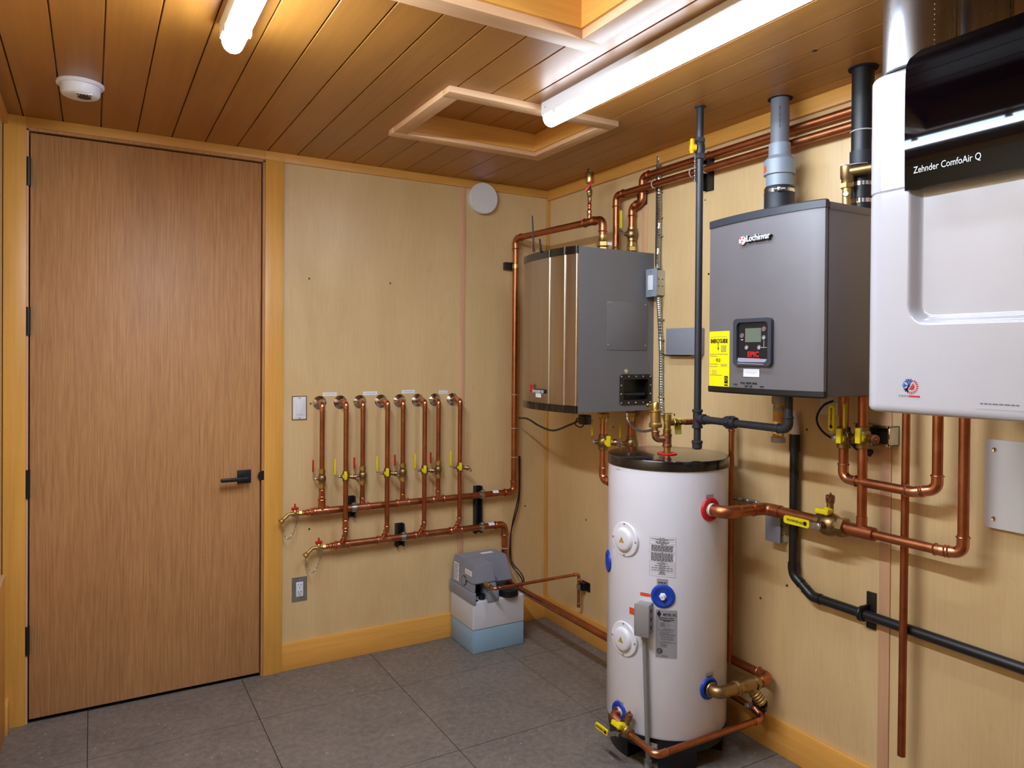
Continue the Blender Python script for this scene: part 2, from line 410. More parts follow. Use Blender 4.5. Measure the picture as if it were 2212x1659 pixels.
def lever_valve(th, c, a, s, r, grip='red_plastic', L=.062, out=.9, rise=2.6, purge=None, body='bronze', nuts='brass', f=None, gw=.008, brand=False, flat=False):
    """ball valve on a pipe along a, stem towards s, lever along +a"""
    c, a, s = V(c), V(a).normalized(), V(s).normalized(); f = V(f).normalized() if f else a.cross(s)
    v = th.part('ball_valve', MB().lathe(c, a, [(-2.2*r, 1.12*r), (-2.1*r, 1.3*r), (-1.3*r, 1.3*r), (-1.15*r, 1.45*r), (-.5*r, 1.72*r), (.5*r, 1.72*r), (1.15*r, 1.45*r), (1.3*r, 1.3*r), (2.1*r, 1.3*r), (2.2*r, 1.12*r)], 20)
                .cyl(c+s*1.3*r, c+s*2.3*r, .6*r), body)
    if nuts:
        for k in (-1, 1): th.part('union_nut', MB().hexn(c+a*k*3.0*r, a, 1.42*r, -.75*r, .75*r).cyl(c+a*(k*3.0-1.1)*r, c+a*(k*3.0+1.1)*r, 1.18*r), nuts, v)
    e = c+s*2.7*r
    mb = MB().cyl(c+s*2.2*r, e+s*.25*r, .3*r, n=10); mb.hexn(e, s, .55*r, -.1*r, .3*r)
    k0, k1 = e+a*(rise-.5)*r+s*out*r, e+a*rise*r+s*out*r
    F = frame(e, s, f)
    hw = gw*.75
    for p, q in ((e-a*.5*r, e+a*.5*r), (e+a*.5*r, k0), (k0, k1)):
        d = (q-p).normalized(); nn = f.cross(d).normalized()
        mb.M = frame(p, d, f, nn); mb.box(0, (q-p).length, -hw, hw, -.001, .001); mb.M = None
    th.part('lever', mb, 'zinc', v)
    G = frame(k1, a, f, a.cross(f))
    mg = MB(G); mg.prism(rrect(L, gw*2, gw*.7), -.0032, .0032); mg.bm.verts.ensure_lookup_table()
    bmesh.ops.translate(mg.bm, verts=mg.bm.verts, vec=a*(L/2))
    g = th.part('grip', mg, grip, v)
    if brand:
        side = 1 if (a.cross(f)).dot(CAM-k1) > 0 else -1
        F2 = frame(k1+a*(L*.55)+a.cross(f)*side*.0034, a*brand, f*brand*side)
        lettering(th, 'Webstone', gw*1.15, F2, 'ink_black', v, bold=.0002)
        th.part('emblem', MB().lathe(k1+a*(L*.16)+a.cross(f)*side*.0034, a.cross(f)*side, [(-.0002, gw*.55), (.0004, gw*.55)], 16), 'ink_black', v)
    if purge:
        p, h = V(purge[0]).normalized(), V(purge[1]).normalized()
        q = c+p*1.2*r; R0 = r; r = min(r, .0145); kk = purge[4]*r if len(purge) > 4 else 0; q = q+p*kk
        pv = th.part('drain_port', MB().cyl(c+p*.9*r, q+p*1.3*r, .78*r).hexn(q+p*1.2*r, p, 1.05*r, 0, .5*r), body, v)
        th.part('drain_cap', MB().lathe(q+p*1.7*r, p, [(0, .95*r), (.2*r, 1.05*r), (1.2*r, 1.05*r), (1.4*r, .8*r), (1.4*r, .3*r), (1.9*r, .25*r)], 14), 'bronze_red', v)
        x = p.cross(h)
        loop = [q+p*(1.6*r)+h*r*1.0, q+p*2.3*r+h*2.1*r-a*.8*r, q+p*3.5*r+h*1.5*r-a*1.2*r, q+p*3.6*r]
        th.part('cap_strap', MB().tube(spline(loop, 5), .0014, 6), 'black_plastic', v)
        t0 = c+p*(purge[3] if len(purge) > 3 else -.5)*R0+h*(1.3*R0 if len(purge) < 5 else .5*r)
        th.part('drain_handle', MB().cyl(t0-h*.3*r, t0+h*1.1*r, .95*r, n=14), 'yellow_plastic', v)
        hd = V(purge[2]).normalized() if len(purge) > 2 else a
        sd = h.cross(hd).normalized()
        mb = MB(frame(t0+h*.6*r, hd, sd, h)); mb.box(-1.1*r, 2.3*r, -.6*r, .6*r, .3*r, 1.4*r, .2*r)
        th.part('drain_handle', mb, 'yellow_plastic', v)
    return v
def clamp(th, p, d, r, parent=None, mat='zinc', up=None):
    d = V(d).normalized(); p = V(p)
    mb = MB().lathe(p, d, [(-.011, r*1.05), (-.011, r*1.05+.003), (.011, r*1.05+.003), (.011, r*1.05)], 24)
    u = V(up or (0, -1, 0))
    mb.cyl(p+u*(r+.002), p+u*(r+.017), .005, n=6)
    mb.M = frame(p+u*(r+.008), d, u.cross(d)); mb.box(-.011, .011, -.006, .006, -.006, .006); mb.M = None
    return th.part('pipe_clamp', mb, mat, parent)

# ================================================================ the room
H, XL, YB = 2.44, -2.572, -4.9
def cut_rects(x0, x1, y0, y1, holes):
    """rectangle minus holes -> list of rectangles"""
    rs = [(x0, x1, y0, y1)]
    for hx0, hx1, hy0, hy1 in holes:
        nx = []
        for a, b, c, d in rs:
            if hx1 <= a or hx0 >= b or hy1 <= c or hy0 >= d: nx.append((a, b, c, d)); continue
            if c < hy0: nx.append((a, b, c, hy0))
            if hy1 < d: nx.append((a, b, hy1, d))
            c2, d2 = max(c, hy0), min(d, hy1)
            if a < hx0: nx.append((a, hx0, c2, d2))
            if hx1 < b: nx.append((hx1, b, c2, d2))
        rs = nx
    return rs
# floor: grout bed with stone tiles
fl = Struct('floor', MB().box(XL-.1, .1, YB-.1, .1, -.12, -.005), 'grout', label='grey brown stone tile floor', cat='floor')
TX, TY, TS = -2.2749, -.4255, .611
xs = [XL]+[TX+TS*k for k in range(-1, 5) if XL < TX+TS*k < -.02]+[0]
ys = [0]+[TY-TS*k for k in range(0, 9) if TY-TS*k > YB]+[YB]
g = .0016
for xa, xb in zip(xs, xs[1:]):
    for yb, ya in zip(ys, ys[1:]):
        c = V(((xa+xb)/2, (ya+yb)/2, 0)); sx, sy = xb-xa, yb-ya
        mb = MB(); mb.prism([(xa+g, ya+g), (xb-g, ya+g), (xb-g, yb-g), (xa+g, yb-g)], -.006, 0)
        o = fl.part('tile', mb.mesh('tile', c, 0), 'stone_tile'); o.location = c
# ceiling: backing slab and V-jointed boards, two hatch openings
H1 = (-1.84, -1.045, -2.62, -1.79)     # openings: near hatch, far hatch
H2 = (-1.135, -.50, -1.145, -.655)
mb = MB()
for a, b, c, d in cut_rects(XL-.1, .1, YB-.1, .1, [H1, H2]): mb.box(a, b, c, d, H+.014, H+.25)
ce = Struct('ceiling', mb, 'ceiling_wood', label='ceiling of golden tongue and groove boards', cat='ceiling')
BW, B0 = .1346, -2.504
bx = [XL]+[B0+BW*k for k in range(0, 19) if B0+BW*k < -.03]+[0]
def plank(th, xa, xb, ya, yb, z, name='ceiling_board'):
    e, v = .0018, .0022
    poly = [(xa+e, z+.016), (xa+e, z+v), (xa+e+v*.8, z), (xb-e-v*.8, z), (xb-e, z+v), (xb-e, z+.016)]
    mb = MB(); n = len(poly)
    mb.add([(p[0], ya, p[1]) for p in poly]+[(p[0], yb, p[1]) for p in poly], [tuple(range(n-1, -1, -1)), tuple(range(n, 2*n))]+[(k, (k+1) % n, n+(k+1) % n, n+k) for k in range(n)])
    return th.part(name, mb, 'ceiling_wood', smooth=0)
for xa, xb in zip(bx, bx[1:]):
    for a, b, c, d in cut_rects(xa, xb, YB, 0, [H1, H2]):
        if b-a > .012: plank(ce, a, b, c, d, H)
# walls with plywood panels
DX0, DX1, DTOP = -2.487, -1.580, 2.388     # door opening
mb = MB()
mb.box(XL-.1, DX0-.006, .009, .12, 0, H+.1).box(DX1+.006, .1, .009, .12, 0, H+.1).box(DX0-.006, DX1+.006, .009, .12, DTOP+.006, H+.1)
wb = Struct('wall_back', mb, 'birch_plywood', label='plywood back wall with the wooden door', cat='wall')
for xa, xb in ((-1.50, -.552), (-.548, 0)): wb.part('plywood_panel', MB().box(xa, xb, 0, .009, 0, H), 'birch_plywood', smooth=0)
wr = Struct('wall_right', MB().box(.009, .12, YB-.1, .12, 0, H+.1), 'birch_plywood', label='plywood wall that carries the boilers', cat='wall')
yb_ = [0, -.843, -2.06, -3.277, -4.494, YB]
for ya, yb in zip(yb_, yb_[1:]): wr.part('plywood_panel', MB().box(0, .009, yb+.002, ya-.002, 0, H), 'birch_plywood', smooth=0)
wl = Struct('wall_left', MB().box(XL-.12, XL, YB-.1, .12, 0, H+.1), 'birch_plywood', label='plywood wall beside the door hinges', cat='wall')
wf = Struct('wall_front', MB().box(XL-.1, .1, YB-.12, YB, 0, H+.1), 'birch_plywood', label='plywood wall behind the viewer', cat='wall')
# screws in the plywood
def screw(th, p, d):
    th.part('screw', MB().lathe(p, d, [(-.001, .0055), (.0012, .005), (.0006, .003), (.0006, 0)], 10), 'screw_brass')
for px, py in ((668, 602), (843, 612), (671, 872), (668, 1143), (1134, 1093)): screw(wb, PY(px, py, 0), (0, -1, 0))
for px, py in ((1531, 592), (1643, 1292), (1700, 1265), (1266, 1123), (1531, 900), (1743, 928), (2209, 1438), (1457, 896), (1325, 923)): screw(wr, PX(px, py, 0), (-1, 0, 0))
# trims
def trim(n, mb, mat): return Struct('trim_%d' % n, mb, mat)
trim(1, MB().box(-.567, -.533, -.005, 0, .125, 2.40, .001), 'pale_fir_z')
trim(2, MB().box(-.005, 0, -.862, -.824, .125, 2.385, .001), 'pale_fir_z')
trim(3, MB().box(-.005, 0, -2.079, -2.041, .0, 2.385, .001), 'pale_fir_z')
trim(4, MB().box(-.005, 0, -3.296, -3.258, .125, 2.385, .001), 'pale_fir_z')
trim(5, MB().box(-.016, 0, -.016, 0, .125, 2.40, .002), 'fir_z')
trim(6, MB().box(-1.487, 0, -.016, 0, 2.398, H, .001), 'fir_x')
trim(7, MB().box(-.02, 0, YB, -.0161, 2.384, H, .001), 'fir_y')
trim(8, MB().box(XL, XL+.018, YB, -.018, 2.40, H, .001), 'fir_y')
Struct('baseboard_back', MB().box(-1.487, 0, -.015, 0, 0, .128, .002), 'fir_x')
Struct('baseboard_right', MB().box(-.015, 0, YB, -.0151, 0, .128, .002), 'fir_y')
Struct('baseboard_left', MB().box(XL, XL+.027, -.0835, -.0195, 0, .128, .002), 'fir_y')

# ---------------------------------------------------------------- door
d = Struct('door_1', MB().box(DX0+.006, DX1-.006, .002, .046, .012, DTOP-.006, .001), 'oak_door', label='tall flush oak door with black lever handle', cat='door')
CW = .081
d.part('casing', MB().box(XL+.003, DX0-.006, -.019, .001, 0, H, .0015), 'fir_z')
d.part('casing', MB().box(DX1+.009, -1.487, -.019, .001, 0, 2.40, .0015), 'fir_z')
d.part('casing', MB().box(DX0-.006, DX1+.009, -.019, .001, DTOP+.012, H, .0015), 'fir_x')
d.part('casing', MB().box(DX1+.009, -1.487, -.0185, .001, 2.40, H, .0015), 'fir_x')
d.part('jamb', MB().box(DX0-.0058, DX0+.001, -.012, .11, 0, DTOP+.006), 'pale_fir_z')
d.part('jamb', MB().box(DX1-.001, DX1+.0089, -.012, .11, 0, DTOP+.006), 'oak_door')
d.part('jamb', MB().box(DX0-.0058, DX1+.0089, -.012, .11, DTOP, DTOP+.0118), 'oak_door')
d.part('door_gap_shade', MB().box(DX0, DX1, .03, .11, -.004, .004), 'black_hole')  # black strip painting the shade of the gap under the door
for py in (371, 694, 1045, 1382):
    z = PY(60, py, 0).z
    d.part('hinge', MB().cyl((DX0+.0005, -.012, z-.057), (DX0+.0005, -.012, z+.057), .0085, n=12).box(DX0-.0045, DX0+.008, -.012, .002, z-.057, z+.057), 'black_plastic')
hp = PY(527, 1029, 0); z = hp.z
mb = MB().box(hp.x-.03, hp.x+.03, -.008, .002, z-.03, z+.03, .001)
rose = d.part('handle_rose', mb, 'black_plastic')
mb = MB().cyl((hp.x+.004, -.006, z-.004), (hp.x+.004, -.05, z-.004), .0115)
mb.box(hp.x-.108, hp.x+.014, -.062, -.044, z-.013, z+.004, .004, 3)
d.part('lever_handle', mb, 'black_plastic')
d.part('strike_plate', MB().lathe((DX1+.003, -.0125, z), (0, -1, 0), [(0, .022), (.002, .02), (.002, 0)], 20), 'black_plastic')

# ---------------------------------------------------------------- low cabinet at the left edge
ZP = PY(11, 1241, -.085).z
th = Thing('wall_ledge', 'low golden wood panel with ledge along the left wall beside the door casing', 'wall panel', (XL, -1.5, 0))
th.part('panel', MB().box(XL+.0005, XL+.0185, -3.2, -.085, 0, ZP-.006, .001), 'fir_y')
th.part('ledge', MB().box(XL+.0005, XL+.0195, -3.2, -.084, ZP-.006, ZP, .001), 'pale_fir_y')

# ---------------------------------------------------------------- ceiling hatches
def hatch(loc, o, wd, drop, rise, label):
    """o: opening rectangle, wd: frame width"""
    x0, x1, y0, y1 = o
    th = Thing('ceiling_hatch', label, 'hatch', loc, 'framed ceiling hatches')
    zb = H-drop
    for a, b, c, d_, m in ((x0-wd, x1+wd, y1-.004, y1+wd, 'pale_fir_x'), (x0-wd, x1+wd, y0-wd, y0+.004, 'pale_fir_x'), (x0-wd, x0+.004, y0+.004, y1-.004, 'pale_fir_y'), (x1-.004, x1+wd, y0+.004, y1-.004, 'pale_fir_y')):
        th.part('frame_rail', MB().box(a, b, c, d_, zb, H+.0005, .0015), m)
    th.part('reveal', MB().box(x0, x1, y1-.014, y1-.0005, H-.004, H+rise), 'fir_x')
    th.part('reveal', MB().box(x0, x1, y0+.0005, y0+.014, H-.004, H+rise), 'fir_x')
    th.part('reveal', MB().box(x0+.0005, x0+.014, y0+.014, y1-.014, H-.004, H+rise), 'fir_y')
    th.part('reveal', MB().box(x1-.014, x1-.0005, y0+.014, y1-.014, H-.004, H+rise), 'fir_y')
    for xa, xb in zip(bx, bx[1:]):
        a, b = max(xa, x0+.015), min(xb, x1-.015)
        if b-a > .02: plank(th, a, b, y0+.015, y1-.015, H+rise, 'hatch_board')
    return th
hatch((-.81, -.9, H), H2, .055, .022, .075, 'square wood framed ceiling hatch above the corner, at the end of the long lamp')
hatch((-1.4, -2.2, H), H1, .062, .03, .115, 'deep wood framed ceiling hatch between the two lamps, cut by the top edge')

# ---------------------------------------------------------------- tube lamps
def lamp(x0, x1, ya, yb, label, glow):
    th = Thing('tube_lamp', label, 'lamp', ((x0+x1)/2, (ya+yb)/2, H), 'white ceiling tube lamps')
    xm = (x0+x1)/2; hw = (x1-x0)/2
    th.part('housing', MB().box(x0, x1, yb, ya, H-.048, H, .003), 'white_paint')
    prof = [(-hw+.003, H-.047)]+[((hw-.005)*math.cos(PI+PI*k/12), H-.052+.034*math.sin(PI+PI*k/12)*1.0) for k in range(13)]+[(hw-.003, H-.047)]
    n = len(prof); mb = MB(); vs = []
    ring = [(yb+.002, .93), (yb+.008, 1), (ya-.008, 1), (ya-.002, .93)]
    for y, s in ring: vs += [(xm+a*s, y, H-.047+(b-(H-.047))*s) for a, b in prof]
    fs = [(r*n+k, r*n+k+1, (r+1)*n+k+1, (r+1)*n+k) for r in range(3) for k in range(n-1)]+[tuple(range(n)), tuple(range(3*n, 4*n))]
    mb.add(vs, fs); th.part('diffuser', mb, glow)
    for y in (ya-.09, ya-.42, ya-.78, ya-1.1):
        for sx in (x0-.001, x1-.003): th.part('clip', MB().box(sx, sx+.004, y-.014, y+.014, H-.062, H-.044, .001), 'white_paint')
    th.part('screw', MB().lathe((x0-.0005, ya-.03, H-.024), (-1, 0, 0), [(0, .003), (.0012, .002)], 8), 'chrome')
lamp(-.822, -.750, -1.215, -2.36, 'long white tube lamp in front of the boilers on the ceiling', 'lamp_glow_a')
lamp(-1.955, -1.885, -1.30, -2.52, 'white tube lamp over the door, its end showing at the top edge', 'lamp_glow_b')

# ---------------------------------------------------------------- smoke alarm, round vent, switch, socket, labels
sx, sy = -2.302, -.54
th = Thing('smoke_alarm', 'round white smoke alarm on the ceiling above the door', 'smoke alarm', (sx, sy, H))
th.part('base_plate', MB().lathe((sx, sy, H), (0, 0, -1), [(0, .074), (.008, .074), (.012, .070)], 36), 'white_plastic')
th.part('body', MB().lathe((sx, sy, H-.012), (0, 0, -1), [(0, .063), (.024, .061), (.031, .056), (.034, .05), (.035, 0)], 36), 'white_plastic')
gx, gy = sx+.012, sy-.012
mb = MB(); mb.lathe((gx, gy, H-.045), (0, 0, -1), [(0, .021), (.0055, .021), (.0055, 0)], 20)
for k in range(5): mb.box(gx-.023+k*.0095, gx-.016+k*.0095, gy-.032, gy-.024, H-.05, H-.045)
th.part('sounder_grille', mb, 'black_plastic')
th.part('sounder_frame', MB().box(gx-.026, gx+.026, gy-.034, gy+.022, H-.0484, H-.04, .002), 'white_plastic')
p = PY(1038, 431, 0)
th = Thing('round_vent', 'round white vent disc high on the back wall near the corner', 'vent', (p.x, 0, p.z))
th.part('vent_collar', MB().lathe((p.x, 0, p.z), (0, -1, 0), [(0, .078), (.022, .078), (.026, .06)], 40), 'white_plastic')
th.part('vent_disc', MB().lathe((p.x, -.026, p.z), (0, -1, 0), [(0, .07), (.006, .084), (.014, .084), (.018, .081), (.019, 0)], 44), 'white_paint')
def plate(px0, py0, px1, py1, label, kind):
    a, b = PY(px0, py0, 0), PY(px1, py1, 0); cx, cz = (a.x+b.x)/2, (a.z+b.z)/2; w_, h_ = .072, .116
    th = Thing('light_switch' if kind else 'wall_socket', label, 'switch' if kind else 'socket', (cx, 0, cz))
    F = frame((cx, 0, cz), (1, 0, 0), (0, 0, 1))
    mb = MB(F); mb.prism(rrect(w_, h_, .003), -.001, .003); 
    th.part('cover_plate', mb, 'zinc' if not kind else 'chrome')
    if kind:
        mb = MB(F); mb.prism(rrect(w_-.010, h_-.010, .003), .003, .0065, rrect(w_-.03, h_-.036, .002)); th.part('inner_plate', mb, 'white_plastic')
        mb = MB(F); mb.box(-.0165, .0165, -.033, .033, .006, .0095, .001); th.part('rocker', mb, 'white_plastic')
    else:
        mb = MB(F); mb.box(-.0165, .0165, -.034, .034, .003, .0078, .001); so = th.part('socket_face', mb, 'white_plastic')
        for sz in (.017, -.017):
            mb = MB(F); mb.box(-.0075, -.005, sz+.001, sz+.009, .0075, .0081).box(.005, .0075, sz+.001, sz+.009, .0075, .0081); mb.cyl((0, sz-.007, .0075), (0, sz-.007, .0081), .0026, n=10)
            th.part('slots', mb, 'ink_black', so)
    for s in (-1, 1):
        mb = MB(F); mb.lathe((0, s*.0475, .0055 if not kind else .0065), (0, 0, 1), [(0, .003), (.0015, .0025)], 8); th.part('screw', mb, 'chrome')
plate(631, 856, 662, 906, 'white rocker light switch on the back wall beside the door casing', 1)
plate(631, 1246, 662, 1298, 'steel wall socket low on the back wall above the baseboard', 0)
def wlabel(px, py, w_, h_, label):
    p = PY(px, py, 0); o = Thing('paper_label', label, 'label', (p.x, 0, p.z), 'pipe name labels')
    o.part('paper', MB().box(p.x-w_/2, p.x+w_/2, -.0008, .0004, p.z-h_/2, p.z+h_/2), 'paper', smooth=0)
    mb = MB(frame((p.x, -.0008, p.z), (1, 0, 0), (0, 0, 1))); fine_print(mb, [(0, -w_*.4, w_*.4)], hgt=.0026); o.part('print', mb, 'ink_pale', smooth=0)
wlabel(712.5, 851.5, .068, .017, 'white paper label between the first pair of pipe flanges from the door')
wlabel(799.5, 849.5, .074, .018, 'white paper label between the second pair of pipe flanges from the door')
wlabel(882, 846, .07, .017, 'white paper label between the third pair of pipe flanges from the door')
wlabel(957.5, 847, .05, .017, 'white paper label between the last pair of pipe flanges, by the batten')

# ================================================================ plumbing on the back wall
RH, RB = .0167, .0115
YR, YY, ZE, ZU, ZL = -.05, -.097, 1.265, .749, .576
def hose_bib(th, c):
    """boiler drain cock: c = end of the copper, pointing to -x"""
    c = V(c); X = V((-1, 0, 0)); o = c
    v = th.part('drain_cock', MB().hexn(o, X, .013, 0, .016).cyl(o+X*.016, o+X*.05, .0095).lathe(o+X*.032, (0, 0, 1), [(-.012, .009), (0, .0125), (.016, .009), (.02, .006)], 14)
                .tube(bend([o+X*.045, o+X*.062, o+X*.092+V((0, -.012, -.022))], .02), .0085, 12), 'brass')
    e = o+X*.092+V((0, -.012, -.022)); dr = V((-.03, -.012, -.022)).normalized()
    th.part('outlet_cap', MB().lathe(e, dr, [(-.004, .012), (0, .014), (.014, .014), (.016, .008), (.016, 0)], 16), 'brass', v)
    h = o+X*.032+V((0, 0, .02))
    th.part('tap_handle', MB().cyl(h, h+V((0, 0, .012)), .004, n=8).box(h.x-.016, h.x+.016, -.009+h.y, .009+h.y, h.z-.004, h.z+.011, .004).box(h.x-.004, h.x+.004, h.y-.004, h.y+.004, h.z+.01, h.z+.027, .002), 'red_plastic', v)
    a, b = e+dr*.008+V((0, 0, -.014)), o+X*.022+V((0, -.008, -.012))
    pts = []
    for k in range(17):
        u = k/16; pts.append(a.lerp(b, u)+V((0, 0, -.085*(1-(2*u-1)**2)**.8)))
    mb = MB()
    for k in range(16):
        p, q = pts[k], pts[k+1]; dd = (q-p); nn = V((0, 1, 0)) if k % 2 else dd.cross(V((0, 1, 0)))
        m_ = (p+q)/2; L = dd.length*.62; dn = dd.normalized(); sd = nn.normalized().cross(dn)
        loop = [m_+dn*L*math.cos(t_)+sd*.0042*math.sin(t_) for t_ in [2*PI*j/8 for j in range(9)]]
        mb.tube(loop, .0011, 5, cap=False)
    th.part('chain', mb, 'chrome', v)
    return v
def manifold(label, zh, x_left, x_right, risers, yr, kind):
    th = Thing('copper_manifold', label, 'pipe manifold', ((x_left+x_right)/2, YR, zh), 'heating manifolds on the back wall')
    th.part('header_pipe', MB().cyl((x_left+.05, YR, zh), (x_right, YR, zh), RH), 'copper')
    # stepped reducers down to the drain cock
    for k, (dx, rr) in enumerate(((.05, RH), (.03, RB*1.15), (.012, RB*.95))):
        th.part('reducer', MB().lathe((x_left+dx-.012, YR, zh), (1, 0, 0), [(0, rr*.95), (.004, rr*1.15), (.008, rr*1.3), (.012, rr*1.15), (.02, rr*1.12), (.026, rr*1.28), (.03, rr*1.1)], 18), 'copper_bright')
    hose_bib(th, (x_left, YR, zh))
    for i, x in enumerate(risers):
        if kind == 'red':
            run(th, [(x, 0, ZE), (x, yr, ZE), (x, yr, zh)], RB, 'copper', emat='copper_bright', name='riser_pipe')
            tee(th, (x, YR, zh), (1, 0, 0), (0, 0, 1), RH, RB*(1.35 if i == 0 else 1), 'copper_bright', La=2.2, Lb=2.8)
            if i == 0: coupling(th, (x, yr, zh+.085), (0, 0, 1), RB*1.1, .04, 'copper_bright', name='reducer')
            lever_valve(th, (x, yr, .905), (0, 0, 1), (-1, 0, 0), RB, 'red_plastic', .057, gw=.005, rise=3.0, out=1.0)
        else:
            k = .054; zk = zh+(YR-yr)+.012
            run(th, [(x, 0, ZE), (x, yr, ZE), (x, yr, zk), (x, YR, zh+.012)], RB, 'copper', emat='copper_bright', name='riser_pipe', R=.016)
            tee(th, (x, YR, zh), (1, 0, 0), (0, -.6, .8), RH, RB*1.05, 'copper_bright', La=2.2, Lb=1.4)
            if i == 0: coupling(th, (x, yr, zk+.05), (0, 0, 1), RB*1.15, .045, 'copper_bright', name='reducer')
            lever_valve(th, (x, yr, .915), (0, 0, 1), (-1, 0, 0), RB, 'yellow_plastic', .075, gw=.005, rise=.9, out=2.0, nuts=None, purge=((1, -.35, -.1), (0, -1, 0), (0, 0, 1), -.9))
        th.part('wall_flange', MB().lathe((x, 0, ZE), (0, -1, 0), [(0, .033), (.003, .033), (.008, .027), (.014, .018), (.02, .0135)], 32), 'chrome')
    return th
xr = [-1.311, -1.11, -.90, -.704]; xy = [-1.209, -1.0, -.801, -.602]
m1 = manifold('upper copper manifold with four red lever valves on the back wall', ZU, -1.405, -.285, xr, YR, 'red')
m2 = manifold('lower copper manifold with four yellow lever valves on the back wall', ZL, -1.292, -.335, xy, YY, 'yellow')
for m_, px, py, z in ((m1, 1072, 1062, ZU), (m2, 1063, 1131, ZL)):
    p = PY(px, py, YR-RH)
    mb = MB()
    for k in range(6):
        a0, a1 = math.radians(20+k*14), math.radians(34+k*14); r_ = RH+.0008
        mb.quad(*[(xx, YR-r_*math.cos(a), z+r_*math.sin(a)) for xx, a in ((p.x-.018, a0), (p.x+.018, a0), (p.x+.018, a1), (p.x-.018, a1))])
    m_.part('pipe_label', mb, 'paper')
# struts with clamps
def strut(px, py0, py1, clamps, label):
    a, b = PY(px, py0, -.02), PY(px, py1, -.02); x = a.x; w_ = .0205
    th = Thing('strut_channel', label, 'pipe bracket', (x, 0, (a.z+b.z)/2), 'black pipe brackets')
    mb = MB(); z0, z1 = b.z, a.z
    mb.box(x-w_, x+w_, -.004, 0, z0, z1).box(x-w_, x-w_+.003, -.03, 0, z0, z1).box(x+w_-.003, x+w_, -.03, 0, z0, z1)
    mb.box(x-w_, x-w_+.009, -.033, -.03, z0, z1).box(x+w_-.009, x+w_, -.033, -.03, z0, z1)
    th.part('channel', mb, 'black_plastic')
    for z in clamps: clamp(th, (x+.004, YR, z), (1, 0, 0), RH, up=(0, -.6, .8))
strut(758, 1072, 1118, [ZU], 'small black pipe bracket behind the upper manifold near the door')
strut(864, 1131, 1180, [ZL], 'small black pipe bracket behind the middle of the lower manifold')
strut(1033, 1050, 1151, [ZU, ZL], 'tall black pipe bracket holding both manifolds beside the corner')

# riser from the upper manifold to the left wall unit
XV = -.247
YU = -.80
xh = PY(1302, 500, YU).x
th = Thing('copper_riser', 'tall copper pipe rising in the corner and over to the steel fronted unit', 'pipe', (XV, YR, ZU))
run(th, [(-.30, YR, ZU), (XV, YR, ZU), (XV, YR, 2.145), (xh, YU, 2.135), (xh, YU, 1.99)], RH, 'copper', emat='copper')
for z in (1.285, 1.10, .94): tie(th, (XV, YR, z), (0, 0, 1), RH)
tz = 2.137; ty = -.70; tx_ = XV+(xh-XV)*(ty-YR)/(YU-YR)
tee(th, (tx_, ty, tz), (0, 1, 0), (0, 0, 1), RH, RB*.8, 'copper', La=2.4, Lb=2.2)
th.part('reducer', MB().lathe((tx_, ty, tz+.04), (0, 0, 1), [(0, .012), (.012, .0125), (.016, .009), (.03, .0085), (.034, .0105), (.042, .0105), (.046, .0085), (.06, .0085)], 16), 'copper_bright')
av = th.part('vent_valve', MB().hexn((tx_, ty, tz+.1), (0, 0, 1), .0095, 0, .02).lathe((tx_, ty, tz+.12), (0, 0, 1), [(0, .008), (.006, .0125), (.03, .0125), (.038, .008), (.05, .008)], 16).cyl((tx_, ty, tz+.138), (tx_-.02, ty-.02, tz+.138), .005, n=8), 'bronze')
mb = MB(frame((tx_-.014, ty-.014, tz+.168), (.45, -.3, .85), (.6, -.5, -.4))); mb.box(-.03, .03, -.006, .006, -.004, .004, .002); th.part('valve_handle', mb, 'red_plastic', av)
th.part('air_vent', MB().lathe((tx_, ty, tz+.168), (0, 0, 1), [(0, .008), (.012, .008), (.016, .019), (.02, .021), (.062, .021), (.066, .018), (.066, .005), (.075, .005), (.075, 0)], 20), 'brass', av)
th.part('vent_cap', MB().cyl((tx_-.008, ty, tz+.23), (tx_-.008, ty, tz+.252), .0055, n=10), 'black_plastic', av)
mb = MB(frame((XV, 0, PY(1108, 575, -.03).z), (1, 0, 0), (0, 0, 1)))
st = th.part('wall_bracket', mb.box(-.05, .025, -.02, .02, 0, .028), 'black_plastic')
clamp(th, (XV, YR, PY(1113, 576, YR).z), (0, 0, 1), RH, mat='brass', up=(0, -1, 0))
un = th.part('union_fitting', MB().hexn((xh, YU, 1.985), (0, 0, 1), .028, 0, .02).hexn((xh, YU, 2.008), (0, 0, 1), .03, 0, .022).lathe((xh, YU, 2.03), (0, 0, 1), [(0, .024), (.004, .0205), (.03, .0195)], 20), 'brass')
th.part('pipe_label', MB().box(xh+.004, xh+.03, YU-.0315, YU-.0300, 2.012, 2.026), 'paper')

# return pipe from the lower manifold down and along to the tank
XD = -.304
th = Thing('copper_return_pipe', 'copper pipe dropping behind the grey feeder and running low to the tank', 'pipe', (XD, -.3, 0))
run(th, [(-.345, YR, ZL), (XD, YR, ZL), (XD, YR, .265), (XD, -1.118, .265)], RH, 'copper', emat='copper')
for z in (.445, .36): tie(th, (XD, YR, z), (0, 0, 1), RH)
tie(th, (XD, -.10, .268), (0, 1, 0), RH)

